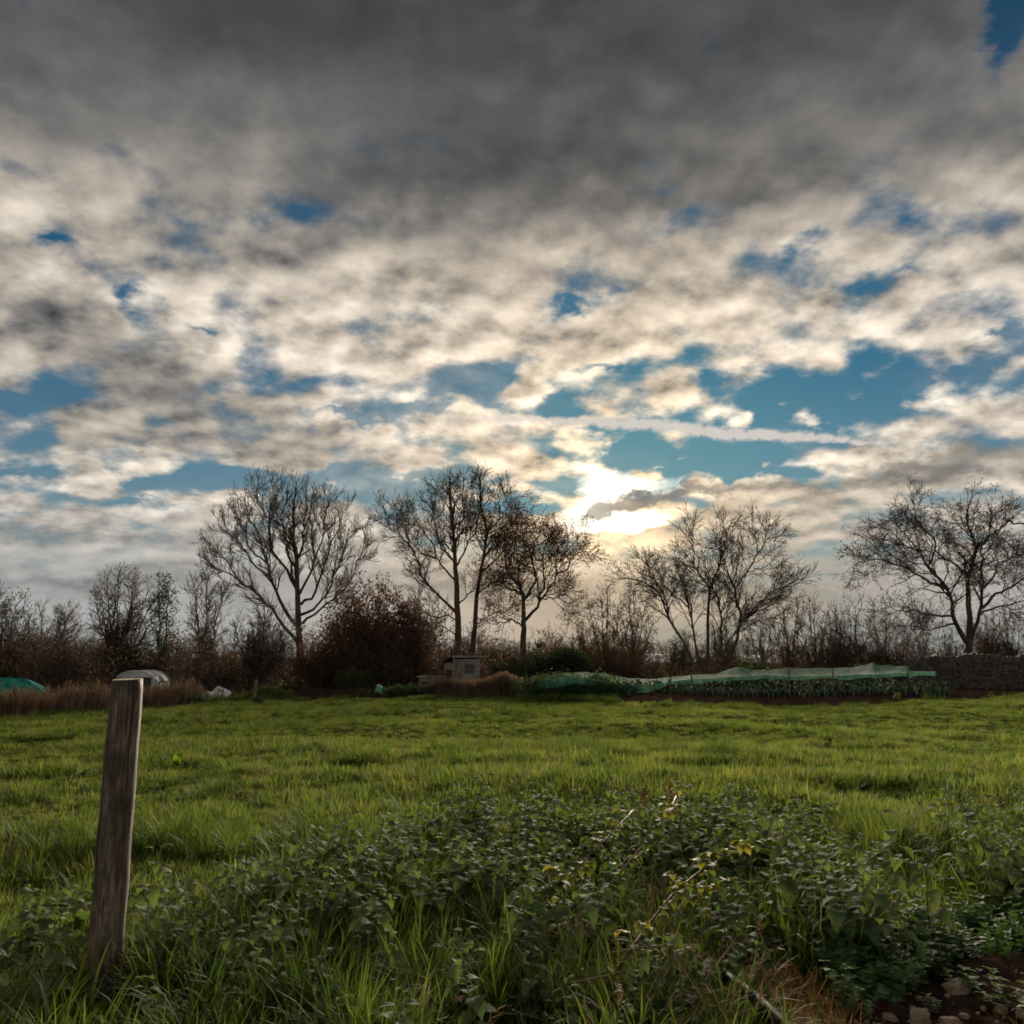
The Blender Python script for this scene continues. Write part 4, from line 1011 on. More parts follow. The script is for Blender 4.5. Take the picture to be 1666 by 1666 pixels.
def chick(name, seed):
    R = random.Random(seed); v = []; f = []
    for s in range(7):
        a = R.uniform(0, 6.28); ln = R.uniform(.08, .2); p = Vector((R.gauss(0, .03), R.gauss(0, .03), 0)); d = Vector((math.cos(a) * .6, math.sin(a) * .6, 1)).normalized()
        for k in range(5):
            p2 = p + d * ln * (k + 1) / 5; az = k * 1.6
            for q in (0, 2.1, 4.2):
                dd = Vector((math.cos(az + q), math.sin(az + q), R.uniform(.1, .6))).normalized(); sd = Vector((-math.sin(az + q), math.cos(az + q), 0))
                leaf_geo(v, f, p2, dd, sd, R.uniform(.022, .042), .42, .4, 0, 3)
    return mesh_data(name, v, f, MAT['chickweed'], True)
def seed_at(x, y): return gh(x, y)
def ground_pts(x0, x1, y0, y1, n): 
    x = rs.uniform(x0, x1, n); y = rs.uniform(y0, y1, n); return x, y
def frustum_pts(y0, y1, dens, margin=1.6):
    """even spread over the strip of ground the camera sees, with room at the sides"""
    yy = np.linspace(y0, y1, 40); out = []
    n = 0
    a0 = (y1 - y0) * (2 * (.66 * y1 + margin))
    x = rs.uniform(-1, 1, int(a0 * dens)) * (.66 * y1 + margin); y = rs.uniform(y0, y1, len(x))
    k = np.abs(x) < .66 * y + margin
    return x[k], y[k]

NET_POLY = [(-300, 1500), (-60, 1470), (60, 1445), (200, 1425), (330, 1440), (420, 1392), (520, 1350), (640, 1328), (760, 1290), (900, 1288), (1020, 1305), (1100, 1292), (1200, 1298), (1262, 1330), (1255, 1400), (1240, 1480), (1160, 1570), (1010, 1640), (860, 1700), (760, 1800), (-300, 1800)]
NET_B = [(1225, 1392), (1330, 1362), (1480, 1400), (1525, 1430), (1540, 1470), (1450, 1490), (1330, 1490), (1240, 1470)]
NET_C = [(1500, 1300), (1600, 1288), (1800, 1275), (1950, 1400), (1700, 1440), (1560, 1425)]
SOIL_POLY = [(1380, 1680), (1430, 1592), (1515, 1550), (1600, 1556), (1800, 1530), (1800, 1900), (1330, 1900)]
CHICK = [(1330, 1490), (1400, 1478), (1480, 1490), (1560, 1515), (1575, 1555), (1520, 1570), (1440, 1600), (1385, 1640), (1330, 1560)]
CHICK2 = [(1555, 1480), (1760, 1460), (1760, 1570), (1610, 1565)]
DEAD = [(1200, 1600), (1265, 1562), (1335, 1600), (1410, 1650), (1440, 1760), (1260, 1760), (1225, 1660)]
def zone(x, y, poly, z=.34):
    px, py = proj(x, y, np.full_like(x, z)); return in_poly(px, py, poly)
def xrot(n, tilt=.12): return np.stack([rs.normal(0, tilt, n), rs.normal(0, tilt, n), rs.uniform(0, 6.283, n)], -1)
def uni(s, zs=None): return np.stack([s, s, s if zs is None else zs], -1)

# field grass
T_near = [tuft('tuft_near_%d' % i, MAT['grass'], 32, .14, .09, .0042, 100 + i, (.05, .8), (.3, 1.6)) for i in range(7)]
T_far = [tuft('tuft_far_%d' % i, MAT['grass'], 34, .125, .17, .0075, 120 + i, (.05, .8), (.3, 1.4), 2) for i in range(6)]
T_tus = [tuft('tussock_%d' % i, MAT['tall_grass'], 60, .33, .12, .0048, 140 + i, (.05, .5), (.5, 1.7), 4) for i in range(5)]
def field(y0, y1, dens, srcs, s0, s1, far=False):
    x, y = frustum_pts(y0, y1, dens)
    k = (y < edge_y(x) - .1 + rs.normal(0, .25, len(x))) & ~zone(x, y, NET_POLY, .3) & ~zone(x, y, SOIL_POLY, 0)
    x, y = x[k], y[k]
    big = vnoise(x * .55 + 20, y * .55); cl = vnoise(x * 1.7, y * 1.7 + 9)
    s = (s0 + (s1 - s0) * rs.rand(len(x))) * (.42 + 2.0 * big * cl + .35 * (vnoise(x * 4, y * 4) - .5))
    s = np.clip(s, .4, 1.9) * (1 - .22 * sstep(10, 30, y))
    return np.stack([x, y, gh(x, y)], -1), s
parts_ = [field(3.0, 9.5, 150, None, .75, 1.15), field(9.5, 19, 62, None, .9, 1.4)]
P3 = np.concatenate([p for p, _ in parts_]); S3 = np.concatenate([s for _, s in parts_])
scatter('grass', P3, xrot(len(P3)), uni(S3), T_near, 'lush green grass of the field, near half', 'grass')
P3, S3 = field(19, 41, 24, None, .8, 1.35)
scatter('grass', P3, xrot(len(P3)), uni(S3), T_far, 'green grass of the field, far half up to the hedge', 'grass')
# tussocks, thicker in patches
x, y = frustum_pts(5, 38, 3.4)
k = (vnoise(x * .7 + 40, y * .7) > .60) & (y < edge_y(x)) & ~zone(x, y, SOIL_POLY, 0)
x, y = x[k], y[k]; s = rs.uniform(.45, .95, len(x))
# long grass around and among the nettles
x2, y2 = frustum_pts(3.0, 9.0, 34); px, py = proj(x2, y2, np.full_like(x2, .15))
inn = zone(x2, y2, NET_POLY, .3)
gate = np.where(inn, vnoise(x2 * 1.3 + 5, y2 * 1.3) > np.where(py > 1470, .28, .46), vnoise(x2 * .9, y2 * .9) > .42) & ~zone(x2, y2, SOIL_POLY, 0) & ~zone(x2, y2, CHICK, .1) & (py > 1330) & ~((np.abs(px - 172) < 75) & (y2 < pb.y + .05) & (py < 1640)) & ~zone(x2, y2, DEAD, .05)
x2, y2 = x2[gate], y2[gate]; s2 = rs.uniform(.75, 1.35, len(x2))
x = np.r_[x, x2]; y = np.r_[y, y2]; s = np.r_[s, s2]
scatter('tall_grass', np.stack([x, y, gh(x, y)], -1), xrot(len(x), .15), uni(s), T_tus, 'long arching grass in tussocks and among the nettles', 'grass')

# nettles
NT = [nettle('nettle_%d' % i, 200 + i, random.uniform(.38, .55)) for i in range(8)]
x, y = frustum_pts(3.0, 8.6, 38)
z1 = zone(x, y, NET_POLY); z2 = zone(x, y, NET_B, .3); z3 = zone(x, y, NET_C, .3)
px, py = proj(x, y, np.full_like(x, .3))
dens = np.where(z1, np.where(py > 1560, .13, np.where(py > 1490, .42, 1.0)), np.where(z2, .75, np.where(z3, .5, 0)))
dens = np.where(z1 & (px > 640) & (px < 850) & (py > 1420) & (py < 1540), .12, dens)
dens = np.where(z1 & (px > 860) & (px < 1180) & (py > 1380), .22, dens)
dens = dens * (.55 + .9 * vnoise(x * 1.9 + 3, y * 1.9))
k = (rs.rand(len(x)) < dens) & (np.hypot(x - pb.x, y - pb.y) > .18) & ~((np.abs(px - 170) < 75) & (y < pb.y + .1) & (rs.rand(len(x)) < .93))
x, y = x[k], y[k]; s = rs.uniform(.62, 1.12, len(x)) * (.72 + .28 * sstep(3.6, 5.0, y))
# a few outliers in the field
ox = []; 
for (a, c) in ((1305, 1305), (1330, 1345), (1440, 1350), (1170, 1290), (1010, 1270), (1560, 1300), (700, 1325), (1290, 1300), (1320, 1318), (290, 1400), (110, 1420)):
    q = on_ground(a, c, .3); 
    for _ in range(4): ox.append((q.x + rs.normal(0, .12), q.y + rs.normal(0, .12)))
ox = np.array(ox); x = np.r_[x, ox[:, 0]]; y = np.r_[y, ox[:, 1]]; s = np.r_[s, rs.uniform(.6, .9, len(ox))]
scatter('nettles', np.stack([x, y, gh(x, y)], -1), xrot(len(x), .12), uni(s), NT, 'dense dark green nettle bed across the foreground', 'nettles')
# chickweed and low weeds by the soil
CW = [chick('chickweed_%d' % i, 300 + i) for i in range(5)]
x, y = frustum_pts(3.0, 6.5, 150)
k = ((zone(x, y, CHICK, .08) | zone(x, y, CHICK2, .05)) & (rs.rand(len(x)) < .8)) | (zone(x, y, SOIL_POLY, 0) & (rs.rand(len(x)) < .03))
x, y = x[k], y[k]
scatter('chickweed', np.stack([x, y, gh(x, y) + .02], -1), xrot(len(x), .25), uni(rs.uniform(.55, 1.0, len(x))), CW, 'small-leaved chickweed spreading beside the bare soil', 'weeds')
# orange dead grass by the pipe
DG = [tuft('dead_tuft_%d' % i, MAT['dry_grass'], 34, .2, .09, .0032, 160 + i, (.3, 1.3), (.3, 1.6), 4) for i in range(4)]
x, y = frustum_pts(3.0, 5.0, 230)
k = zone(x, y, DEAD, .06) | (zone(x, y, SOIL_POLY, 0) & (rs.rand(len(x)) < .012)) | ((rs.rand(len(x)) < .01) & ~zone(x, y, SOIL_POLY, 0))
x, y = x[k], y[k]
scatter('dead_grass', np.stack([x, y, gh(x, y) + .01], -1), xrot(len(x), .2), uni(rs.uniform(.6, 1.1, len(x))), DG, 'flattened orange dead grass beside the black pipe', 'dead grass')

# dry stems at the left edge of the field and russet reeds by the shed
def stem_tuft(name, mat, n, h, rad, wd, seed):
    R = random.Random(seed); v = []; f = []
    for _ in range(n):
        a = R.uniform(0, 6.28); r = rad * math.sqrt(R.random()); hh = h * R.uniform(.6, 1.05)
        blade(v, f, (math.cos(a) * r, math.sin(a) * r, -.03), R.uniform(0, 6.28), hh, wd * R.uniform(.6, 1.3), R.uniform(0, .16), R.uniform(-.1, .25), 3)
        if R.random() < .5:
            for q in range(5):
                blade(v, f, (math.cos(a) * r, math.sin(a) * r, hh * R.uniform(.45, .95)), R.uniform(0, 6.28), hh * .16, wd * 1.4, R.uniform(.3, 1.0), .5, 2)
    return mesh_data(name, v, f, mat, True)
ST = [stem_tuft('dry_stem_%d' % i, MAT['straw'], 22, .95, .16, .011, 400 + i) for i in range(5)]
x = rs.uniform(-19, -7.4, 5200); y = edge_y(x) + rs.uniform(-.1, 5.5, len(x)) ** 1.0
px, py = proj(x, y, np.zeros_like(x)); k = (px < 345 + rs.normal(0, 12, len(px))) & (rs.rand(len(x)) < .32)
x, y = x[k], y[k]; px, py = proj(x, y, np.zeros_like(x)); s = rs.uniform(.55, 1.0, len(x)) * (.45 + .8 * vnoise(x * .9, y * .9)) * np.where((px > 165) & (px < 300), .9, 1.0)
scatter('dry_stems', np.stack([x, y, gh(x, y)], -1), xrot(len(x), .06), uni(s), ST, 'bank of brown dead weed stems along the left field edge', 'dead stems')
RD = [stem_tuft('reed_%d' % i, MAT['reed'], 26, 1.0, .16, .010, 420 + i) for i in range(4)]
x = rs.uniform(-4.6, 1.2, 1500); y = rs.uniform(36.6, 40.2, 1500)
px, py = proj(x, y, np.zeros_like(x)); k = (px > 688) & (px < 848) & (y > edge_y(x))
x, y = x[k], y[k]; px = px[k]
s = rs.uniform(.7, 1.0, len(x)) * np.interp(px, [688, 715, 760, 790, 820, 848], [.55, .8, .75, .8, 1.05, .75])
scatter('reeds', np.stack([x, y, gh(x, y)], -1), xrot(len(x), .05), uni(s), RD, 'patch of russet dead reeds in front of the shed', 'reeds')
for px, pyt, Yp, lab in ((30, 1118, 25.2, 'dark dead weed stalk standing alone in front of the teal heap'), (150, 1100, 26, 'dark dead weed stalk left of the near post'), (262, 1104, 27, 'dark dead weed stalk right of the near post')):
    b = base_at(px, Yp); h = at(px, pyt, Yp).z - b.z; R = random.Random(px); m = MB()
    m.tube([(0, 0, -.03), (.02, 0, h * .5), (-.01, 0, h)], [.012, .01, .005], 5)
    for q in range(14):
        z = h * R.uniform(.3, .95); a = R.uniform(0, 6.28); l = R.uniform(.06, .16); m.tube([(0, 0, z), (math.cos(a) * l, math.sin(a) * l, z + l * 1.2)], [.006, .009], 4)
    tag(obj('dead_stalk', m.data('dead_stalk', MAT['bark_warm']), None, b), lab, 'stalk')
# coarse weeds along the far edge
x = np.r_[rs.uniform(-13, 16, 900)]; y = edge_y(x) + rs.uniform(-.1, 1.4, len(x)); px, py = proj(x, y, np.zeros_like(x))
k = ((px > 330) & (px < 700)) | ((px > 845) & (px < 1010)) | ((px > 1500) & (rs.rand(len(px)) < .3))
x, y = x[k], y[k]
scatter('rough_grass', np.stack([x, y, gh(x, y)], -1), xrot(len(x), .15), uni(rs.uniform(.7, 1.3, len(x))), T_tus, 'rough long grass along the far edge of the field', 'grass')
# grass on the mossy heap
a = rs.uniform(0, 6.28, 130); r = np.sqrt(rs.rand(130)) * .9
x = hc.x + np.cos(a) * r * hw_; y = hc.y + np.sin(a) * r * hd_; z = hc.z + hh_ * (1 - r ** 2.2) * .92
scatter('heap_grass', np.stack([x, y, z], -1), xrot(len(x), .3), uni(rs.uniform(.4, .8, len(x))), T_tus, 'coarse grass growing over the mossy heap', 'grass')
# ------------------------------------------------------------------ netted vegetable bed
for px, Yp, s, m, lab in ((872, 35.6, .95, 0, 'leafy green shrub at the left end of the netted bed'), (893, 35.2, 1.05, 1, 'second leafy green shrub of the netted bed, right of the leftmost'), (918, 35.8, 1.2, 0, 'tallest leafy green shrub under the left end of the net'), (946, 35.4, 1.1, 1, 'leafy green shrub under the net, right of the tallest'),
                         (972, 35.8, 1.15, 0, 'leafy green shrub where the net begins to hang'), (1000, 36.0, .85, 1, 'low leafy shrub at the first short stake'), (640, 37.8, .55, 0, 'low leafy weed right of the green bag'), (662, 37.4, .62, 1, 'low leafy weed midway between green bag and reeds'), (684, 37.8, .55, 0, 'low leafy weed left of the reeds, below the bench'), (312, 30.5, .5, 1, 'small dark leafy weed left of the white sheets'), (852, 37.0, .45, 0, 'low leafy weed between the reeds and the netted shrubs'), (427, 31.0, .32, 1, 'small tuft of leaves at the foot of the taller far post')):
    place_bush('leafy_shrub', B_green[m], lab, px, Yp, s * 1.0, sz=s * .74, group='leafy green shrubs and weeds at the field edge', cat='shrub')
# the net: back edge held up by stakes, front edge hanging
back = [(890, 1098, 37.5), (945, 1093, 38), (985, 1096, 39.5), (1020, 1103, 40.5), (1060, 1105, 41), (1122, 1098, 41), (1165, 1096, 41), (1203, 1084, 41), (1222, 1090, 41), (1246, 1089, 41), (1280, 1087, 41), (1352, 1087, 41.5), (1386, 1086, 41.5), (1421, 1078.5, 41.5), (1430, 1083, 41.5), (1476, 1083.5, 42), (1482, 1092, 42), (1522, 1092, 42)]
front = [(876, 1106, 34.5), (935, 1098, 34.4), (985, 1106, 35.2), (1020, 1113, 36), (1062, 1112, 36), (1122, 1104, 36.2), (1165, 1102, 36.3), (1203, 1100, 36.4), (1222, 1099, 36.4), (1246, 1097, 36.5), (1280, 1100, 36.6), (1352, 1099, 36.8), (1386, 1097, 37), (1421, 1097, 37), (1430, 1096, 37), (1476, 1094, 37.2), (1482, 1094, 37.2), (1522, 1094, 37.4)]
BK = [at(*p) for p in back]; FR = [at(*p) for p in front]
nu, nv = 150, 12
def resamp(P_, t):
    q = t * (len(P_) - 1); i = min(int(q), len(P_) - 2); return P_[i].lerp(P_[i + 1], q - i)
v = []; f = []
for i in range(nu + 1):
    t = i / nu; a = resamp(BK, t); b = resamp(FR, t)
    for j in range(nv + 1):
        s = j / nv
        if s <= .72:
            k = s / .72; p = a.lerp(b, k); p.z -= .16 * math.sin(math.pi * k) + .04 * mnoise.noise(Vector((t * 40, k * 3, 0)))
        else:
            k = (s - .72) / .28; hang = .17 + .14 * mnoise.noise(Vector((t * 18, 0, 3))) + .16 * (t < .25)
            p = b + Vector((0, -.05 * k + .05 * mnoise.noise(Vector((t * 60, k * 2, 7))), -hang * k))
        v.append(tuple(p))
for i in range(nu):
    for j in range(nv): a = i * (nv + 1) + j; f.append((a, a + nv + 1, a + nv + 2, a + 1))
tag(obj('crop_net', mesh_data('crop_net', v, f, MAT['net'], True)), 'pale green netting draped over stakes above the vegetable bed', 'netting')
stakes = [(1023, 1122, 35.6, 'shortest stake at the left end of the vegetable bed'), (1064, 1107, 35.9, 'leaning stake, second from the left along the bed'), (1090, 1100, 36.1, 'third stake from the left along the bed'), (1124, 1095, 36.2, 'fourth stake from the left along the bed'), (1165, 1096, 41.0, 'back stake left of the first net peak'), (1204, 1083, 41.0, 'tall stake holding up the first net peak'), (1246, 1088, 41.0, 'dark stake just right of the first net peak'),
          (1282, 1086, 36.6, 'pale stake in front of the middle of the net'), (1354, 1087, 36.8, 'leaning stake right of the pale one'), (1386, 1085, 41.5, 'thin back stake left of the second net peak'), (1421.5, 1077, 41.5, 'tall stake holding up the second net peak'), (1476.5, 1083, 37.2, 'last stake at the right end of the net')]
for i, (px, pyt, Yp, lab) in enumerate(stakes):
    if Yp < 38: Yp -= .35
    b = base_at(px, Yp); h = at(px, pyt, Yp).z - b.z; l = random.Random(i).uniform(-.05, .05) + (.1 if 'leaning' in lab else 0)
    tag(obj('net_stake', MB().tube([(-l, 0, -.15), (-l * .4, 0, h * .5), (0, 0, h)], [.036, .034, .032], 7).data('net_stake', MAT['stake'], True), None, b), 'thin wooden ' + lab, 'stake', 'stakes of the vegetable bed')
def kale_mesh(seed, h=.62, mat='kale', n=16, lsz=.3):
    R = random.Random(seed); v = []; f = []; m = MB().tube([(0, 0, -.05), (.01, 0, h * .8)], [.02, .014], 5, False); v += m.v; f += m.f
    for k in range(n):
        a = k * 2.4 + R.uniform(-.3, .3); t = .25 + .75 * k / n; el = R.uniform(.1, .7) + .5 * (t - .5)
        d = Vector((math.cos(a) * math.cos(el), math.sin(a) * math.cos(el), math.sin(el))); sd = Vector((-math.sin(a), math.cos(a), 0))
        leaf_geo(v, f, (0, 0, h * .8 * t), d, sd, lsz * R.uniform(.7, 1.15), .36, R.uniform(.6, 1.5), .08, 5, .3)
    return mesh_data('brassica', v, f, MAT[mat], True)
KM = [kale_mesh(500 + i) for i in range(3)]
for r_, Yp in enumerate((36.7, 37.9, 39.4)):
    for i, px in enumerate(np.arange(1035, 1530, 17.0)):
        px = px + U_(-4, 4); b = base_at(px, Yp + U_(-.2, .2)); s = U_(.95, 1.3)
        o = obj('brassica_plant', KM[(i + r_) % 3], None, b + Vector((0, 0, .05)), (0, 0, U_(0, 6.28)), (s, s, s))
        tag(o, 'leafy dark green brassica standing under the green net', 'vegetable', 'brassicas under the net')
def leek_mesh(seed):
    R = random.Random(seed); v = []; f = []; m = MB().tube([(0, 0, -.05), (0, 0, .2)], [.028, .022], 6, False); v += m.v; f += m.f
    for k in range(9):
        blade(v, f, (0, 0, .14 + .012 * k), (k % 2) * math.pi + R.uniform(-.5, .5), R.uniform(.36, .58), .028, R.uniform(.2, .7), R.uniform(.5, 1.6), 5)
    return mesh_data('leek', v, f, MAT['leek'], True)
LM = [leek_mesh(520 + i) for i in range(3)]
for i, px in enumerate(np.arange(1108, 1548, 8.2)):
    px = px + U_(-2, 2); Yp = 35.3 + 1.4 * (px - 1108) / 440 + U_(-.25, .25); b = base_at(px, Yp); s = U_(.7, 1.0)
    tag(obj('leek', LM[i % 3], None, b + Vector((0, 0, .08)), (0, 0, U_(0, 6.28)), (s, s, s)), 'blue-green leek in the row in front of the green net', 'leek', 'leeks in the vegetable bed')
YM = kale_mesh(540, .3, 'yellow_leaf', 14, .2); DM = kale_mesh(541, .3, 'dock', 14, .2)
for px, Yp, s, mm, lab in ((1302, 34.2, 1.0, YM, 'small yellow-green plant left of the open soil strip'), (1456, 33.6, .95, YM, 'small yellow-green plant at the middle of the open soil strip'), (1608, 37.5, .9, DM, 'small yellow-green plant before the stone wall'), (1052, 35.2, .8, YM, 'small yellow plant at the foot of the leaning stake'), (755, 27.0, .7, DM, 'bright green weed low in the far grass before the reeds')):
    b = base_at(px, Yp); tag(obj('garden_plant', mm, None, b + Vector((0, 0, .03)), (0, 0, U_(0, 6)), (s, s, s * .9)), lab, 'plant')

# ------------------------------------------------------------------ dry stone wall
def stone_mesh(seed, lx=1.0, ly=1.0, lz=1.0, sub=True):
    """rough block: chamfered box with pushed corners"""
    R = random.Random(seed); bm = bmesh.new(); bmesh.ops.create_cube(bm, size=1.0)
    bmesh.ops.bevel(bm, geom=bm.edges[:], offset=.13, segments=1, affect='EDGES', profile=.5)
    for q in bm.verts: q.co += Vector((R.gauss(0, .045), R.gauss(0, .05), R.gauss(0, .045)))
    me = bpy.data.meshes.new('stone'); bm.to_mesh(me); bm.free(); me.materials.append(MAT['wall_stone']); return me
SM = [stone_mesh(600 + i) for i in range(8)]
Wp = [at(1385, 1075, 50.0), at(1470, 1075, 47.6), at(1560, 1075, 46.4), at(1660, 1075, 45.6), at(1800, 1075, 45.0)]
Wp = [Vector((p.x, p.y, ghf(p.x, p.y))) for p in Wp]
wall = empty('dry_stone_wall', Wp[2]); tag(wall, 'long grey dry stone wall behind the vegetable bed at right', 'wall')
wo3 = Wp[2]
def wall_top(px): return np.interp(px, [1380, 1465, 1478, 1500, 1560, 1575, 1600, 1666, 1800], [1.16, 1.22, 1.55, 1.58, 1.66, 1.80, 1.68, 1.70, 1.70])
seglen = [(Wp[i + 1] - Wp[i]).length for i in range(4)]; TOT = sum(seglen)
def along(d):
    for i, L in enumerate(seglen):
        if d <= L or i == 3: return Wp[i].lerp(Wp[i + 1], d / L), (Wp[i + 1] - Wp[i]).normalized()
        d -= L
# solid heart of the wall
v = []; f = []
for i in range(61):
    p, t = along(TOT * i / 60); nrm = Vector((-t.y, t.x, 0)); px = float(proj(np.array([p.x]), np.array([p.y]), np.array([1.0]))[0][0]); h = float(wall_top(px)) + EYE - 1.5 - p.z - .14
    for s, hh in ((-.20, -.1), (-.15, h), (.15, h), (.20, -.1)): v.append(tuple(p + nrm * s + Vector((0, 0, hh)) - wo3))
for i in range(60):
    for j in range(3): a = i * 4 + j; f.append((a, a + 1, a + 5, a + 4))
MAT['wall_core'] = plain_mat('wall_core', (.015, .013, .012), (.03, .027, .024), 6, .95, .1, .5)
obj('core', mesh_data('wall_core', v, f, MAT['wall_core']), wall)
stones = []
zc = 0.0
course = 0
while zc < 2.3:
    ch = U_(.105, .155); d = U_(0, .2)
    while d < TOT:
        L = U_(.20, .46); p, t = along(min(TOT, d + L / 2)); px = float(proj(np.array([p.x]), np.array([p.y]), np.array([1.0]))[0][0])
        hmax = float(wall_top(px)) - p.z + .05 * math.sin(d * 3)
        if zc + ch < hmax - .16:
            nrm = Vector((-t.y, t.x, 0)); q = p - nrm * (.20 - .03 * zc + U_(-.025, .03)) + Vector((0, 0, zc + ch / 2)) - wo3
            stones.append((q, (L - .015, .22, ch - .008), math.atan2(t.y, t.x), px, U_(-.04, .04)))
        elif zc < hmax - .14:                                # rough upright coping stones
            e = d
            while e < d + L:
                w_ = U_(.07, .14); p2, t2 = along(min(TOT, e + w_ / 2)); q = p2 + Vector((0, 0, zc + .13 + U_(-.02, .04))) - wo3
                stones.append((q, (w_ * 1.5, .44, U_(.24, .36)), math.atan2(t2.y, t2.x), px, U_(-.35, .35))); e += w_ * 1.25
        d += L
    zc += ch
vis = sorted(stones, key=lambda s: (0 if 1474 < s[3] < 1690 else 1, -s[1][0] * s[1][2]))
for i, (q, sz, rz, px, tl) in enumerate(vis[:300]):
    obj('stone', SM[i % 8], wall, q, (0, tl, rz + U_(-.04, .04)), sz)
m = MB()
for i, (q, sz, rz, px, tl) in enumerate(vis[300:]):
    me = SM[i % 8]; M = Matrix.Translation(q) @ Matrix.Rotation(rz, 4, 'Z') @ Matrix.Rotation(tl, 4, 'Y') @ Matrix.Diagonal((*sz, 1))
    m.add([M @ q2.co for q2 in me.vertices], [tuple(p.vertices) for p in me.polygons])
o = obj('stonework', m.data('stonework', MAT['wall_stone']), wall); o['kind'] = 'stuff'

# ------------------------------------------------------------------ foreground details
def rock(seed, mat):
    R = random.Random(seed); bm = bmesh.new(); bmesh.ops.create_icosphere(bm, subdivisions=3, radius=.5)
    off = Vector((seed * 3.1, 0, 0))
    for q in bm.verts:
        n = q.co.normalized()
        c = max(abs(n.x), abs(n.y), abs(n.z)); q.co = q.co * (1 + .28 * (1 / c - 1.2)) * (1 + .30 * mnoise.noise(n * 1.6 + off) + .10 * mnoise.noise(n * 5 + off))
    me = bpy.data.meshes.new('rock'); bm.to_mesh(me); bm.free(); me.materials.append(mat)
    return me
RK = [rock(i + 1, MAT['limestone']) for i in range(5)]
for i, (px, py, w, h, rz, lab) in enumerate(((1558, 1613, 41, 24, .2, 'largest pale limestone lump on the bare soil'), (1497, 1655, 34, 26, -.4, 'pale angular stone at the bottom edge below the weeds'), (1546, 1660, 36, 16, .1, 'flat orange-brown stone at the bottom edge'), (1610, 1628, 22, 10, .6, 'small brown stone right of the largest lump'), (1630, 1645, 18, 11, -.3, 'small rounded stone near the bottom right corner'), (1660, 1627, 18, 12, .2, 'pale stone at the right edge of the soil'), (1661, 1655, 18, 14, .8, 'pale stone in the bottom right corner'), (1569, 1650, 20, 9, 1.1, 'narrow brown stone between the flat stone and the small brown one'), (1447, 1648, 26, 9, -.6, 'thin brown stone slab at the left end of the soil'), (1485, 1634, 12, 8, .3, 'small reddish pebble above the angular stone'), (1602, 1609, 10, 6, 0, 'grey pebble right of the largest lump'), (1627, 1478, 12, 6, 0, 'small brown stone on the worn patch at right'), (1600, 1640, 10, 7, .5, 'tiny grey pebble in the middle of the soil'))):
    g_ = on_ground(px, py, .03); dd = g_.y; k = dd / FPX
    o = obj('stone', RK[i % 5], None, (g_.x, g_.y, ghf(g_.x, g_.y) + .04 + h * k * .22), (U_(-.2, .2), U_(-.2, .2), rz), (w * k * .95, w * k * .8, h * k * 1.15))
    tag(o, lab, 'stone', 'stones on the bare soil')
GV = [rock(20 + i, MAT['limestone']) for i in range(3)]
x, y = frustum_pts(3.0, 5.2, 200); k = zone(x, y, SOIL_POLY, 0); x, y = x[k], y[k]; s = rs.uniform(.006, .03, len(x)) * rs.uniform(.5, 1.2, len(x))
scatter('gravel', np.stack([x, y, gh(x, y) + .045], -1), xrot(len(x), .6), np.stack([s, s, s * .6], -1), GV, 'scattered small stones and crumbs on the bare soil', 'gravel')
# black pipe
pa, pbb = on_ground(1188, 1598, .10), on_ground(1290, 1690, .06)
tag(obj('black_pipe', MB().tube([pa + (pbb - pa) * t + Vector((0, 0, .015 * math.sin(t * 3))) for t in np.linspace(-.25, 1.6, 12)], .033, 14).data('black_pipe', MAT['pipe'], True)), 'black plastic pipe lying in the grass at the bottom edge', 'pipe')
# bramble canes with yellowing leaves
def cane(pts, lab, leaves, yellow, r=.0065, seed=0):
    R = random.Random(seed); c = catmull([on_ground(px, py, z) for px, py, z in pts], 16); b = Vector((c[0].x, c[0].y, ghf(c[0].x, c[0].y)))
    root = empty('bramble_cane', b); tag(root, lab, 'bramble', 'bramble canes in the nettles')
    m = MB().tube([p - b for p in c], list(np.linspace(r, r * .4, 16)), 6)
    for k in range(40):
        i = R.randint(0, 14); p = c[i].lerp(c[i + 1], R.random()) - b; a = R.uniform(0, 6.28); m.tube([p, p + Vector((math.cos(a), math.sin(a), .2)) * .012], [.0022, .0004], 3, False)
    obj('stem', m.data('cane_stem', MAT['cane'], True), root)
    for k in range(leaves):
        t = .25 + .75 * (k + R.random()) / leaves; q = t * 15; i = min(int(q), 14); p = c[i].lerp(c[i + 1], q - i) - b
        a = R.uniform(0, 6.28); el = R.uniform(0, .8); d = Vector((math.cos(a) * math.cos(el), math.sin(a) * math.cos(el), math.sin(el)))
        v = []; f = []; tip = p + d * R.uniform(.04, .07); mm = MB().tube([p, tip], [.002, .0016], 4, False); v += mm.v; f += mm.f
        for s in (-.95, 0, .95):
            a2 = a + s; d2 = Vector((math.cos(a2), math.sin(a2), R.uniform(-.3, .3))).normalized(); sd = Vector((-math.sin(a2), math.cos(a2), R.uniform(-.3, .3))).normalized()
            leaf_geo(v, f, tip, d2, sd, R.uniform(.055, .085) * (1.15 if s == 0 else .9), .38, R.uniform(.3, 1.2), .10, 7)
        obj('leaf', mesh_data('bramble_leaf', v, f, MAT['yellow_leaf'] if R.random() < yellow * .55 * (.2 + t) else MAT['bramble'], True), root)
cane([(985, 1610, .05), (1030, 1540, .25), (1100, 1450, .42), (1170, 1400, .52), (1235, 1375, .55)], 'longest reddish bramble cane arching right to a tuft of yellow leaves', 20, .75, .008, 1)
cane([(940, 1500, .1), (1000, 1430, .3), (1050, 1370, .45), (1085, 1325, .55), (1100, 1295, .58)], 'bramble cane rising to the brown seed head', 18, .35, .0065, 2)
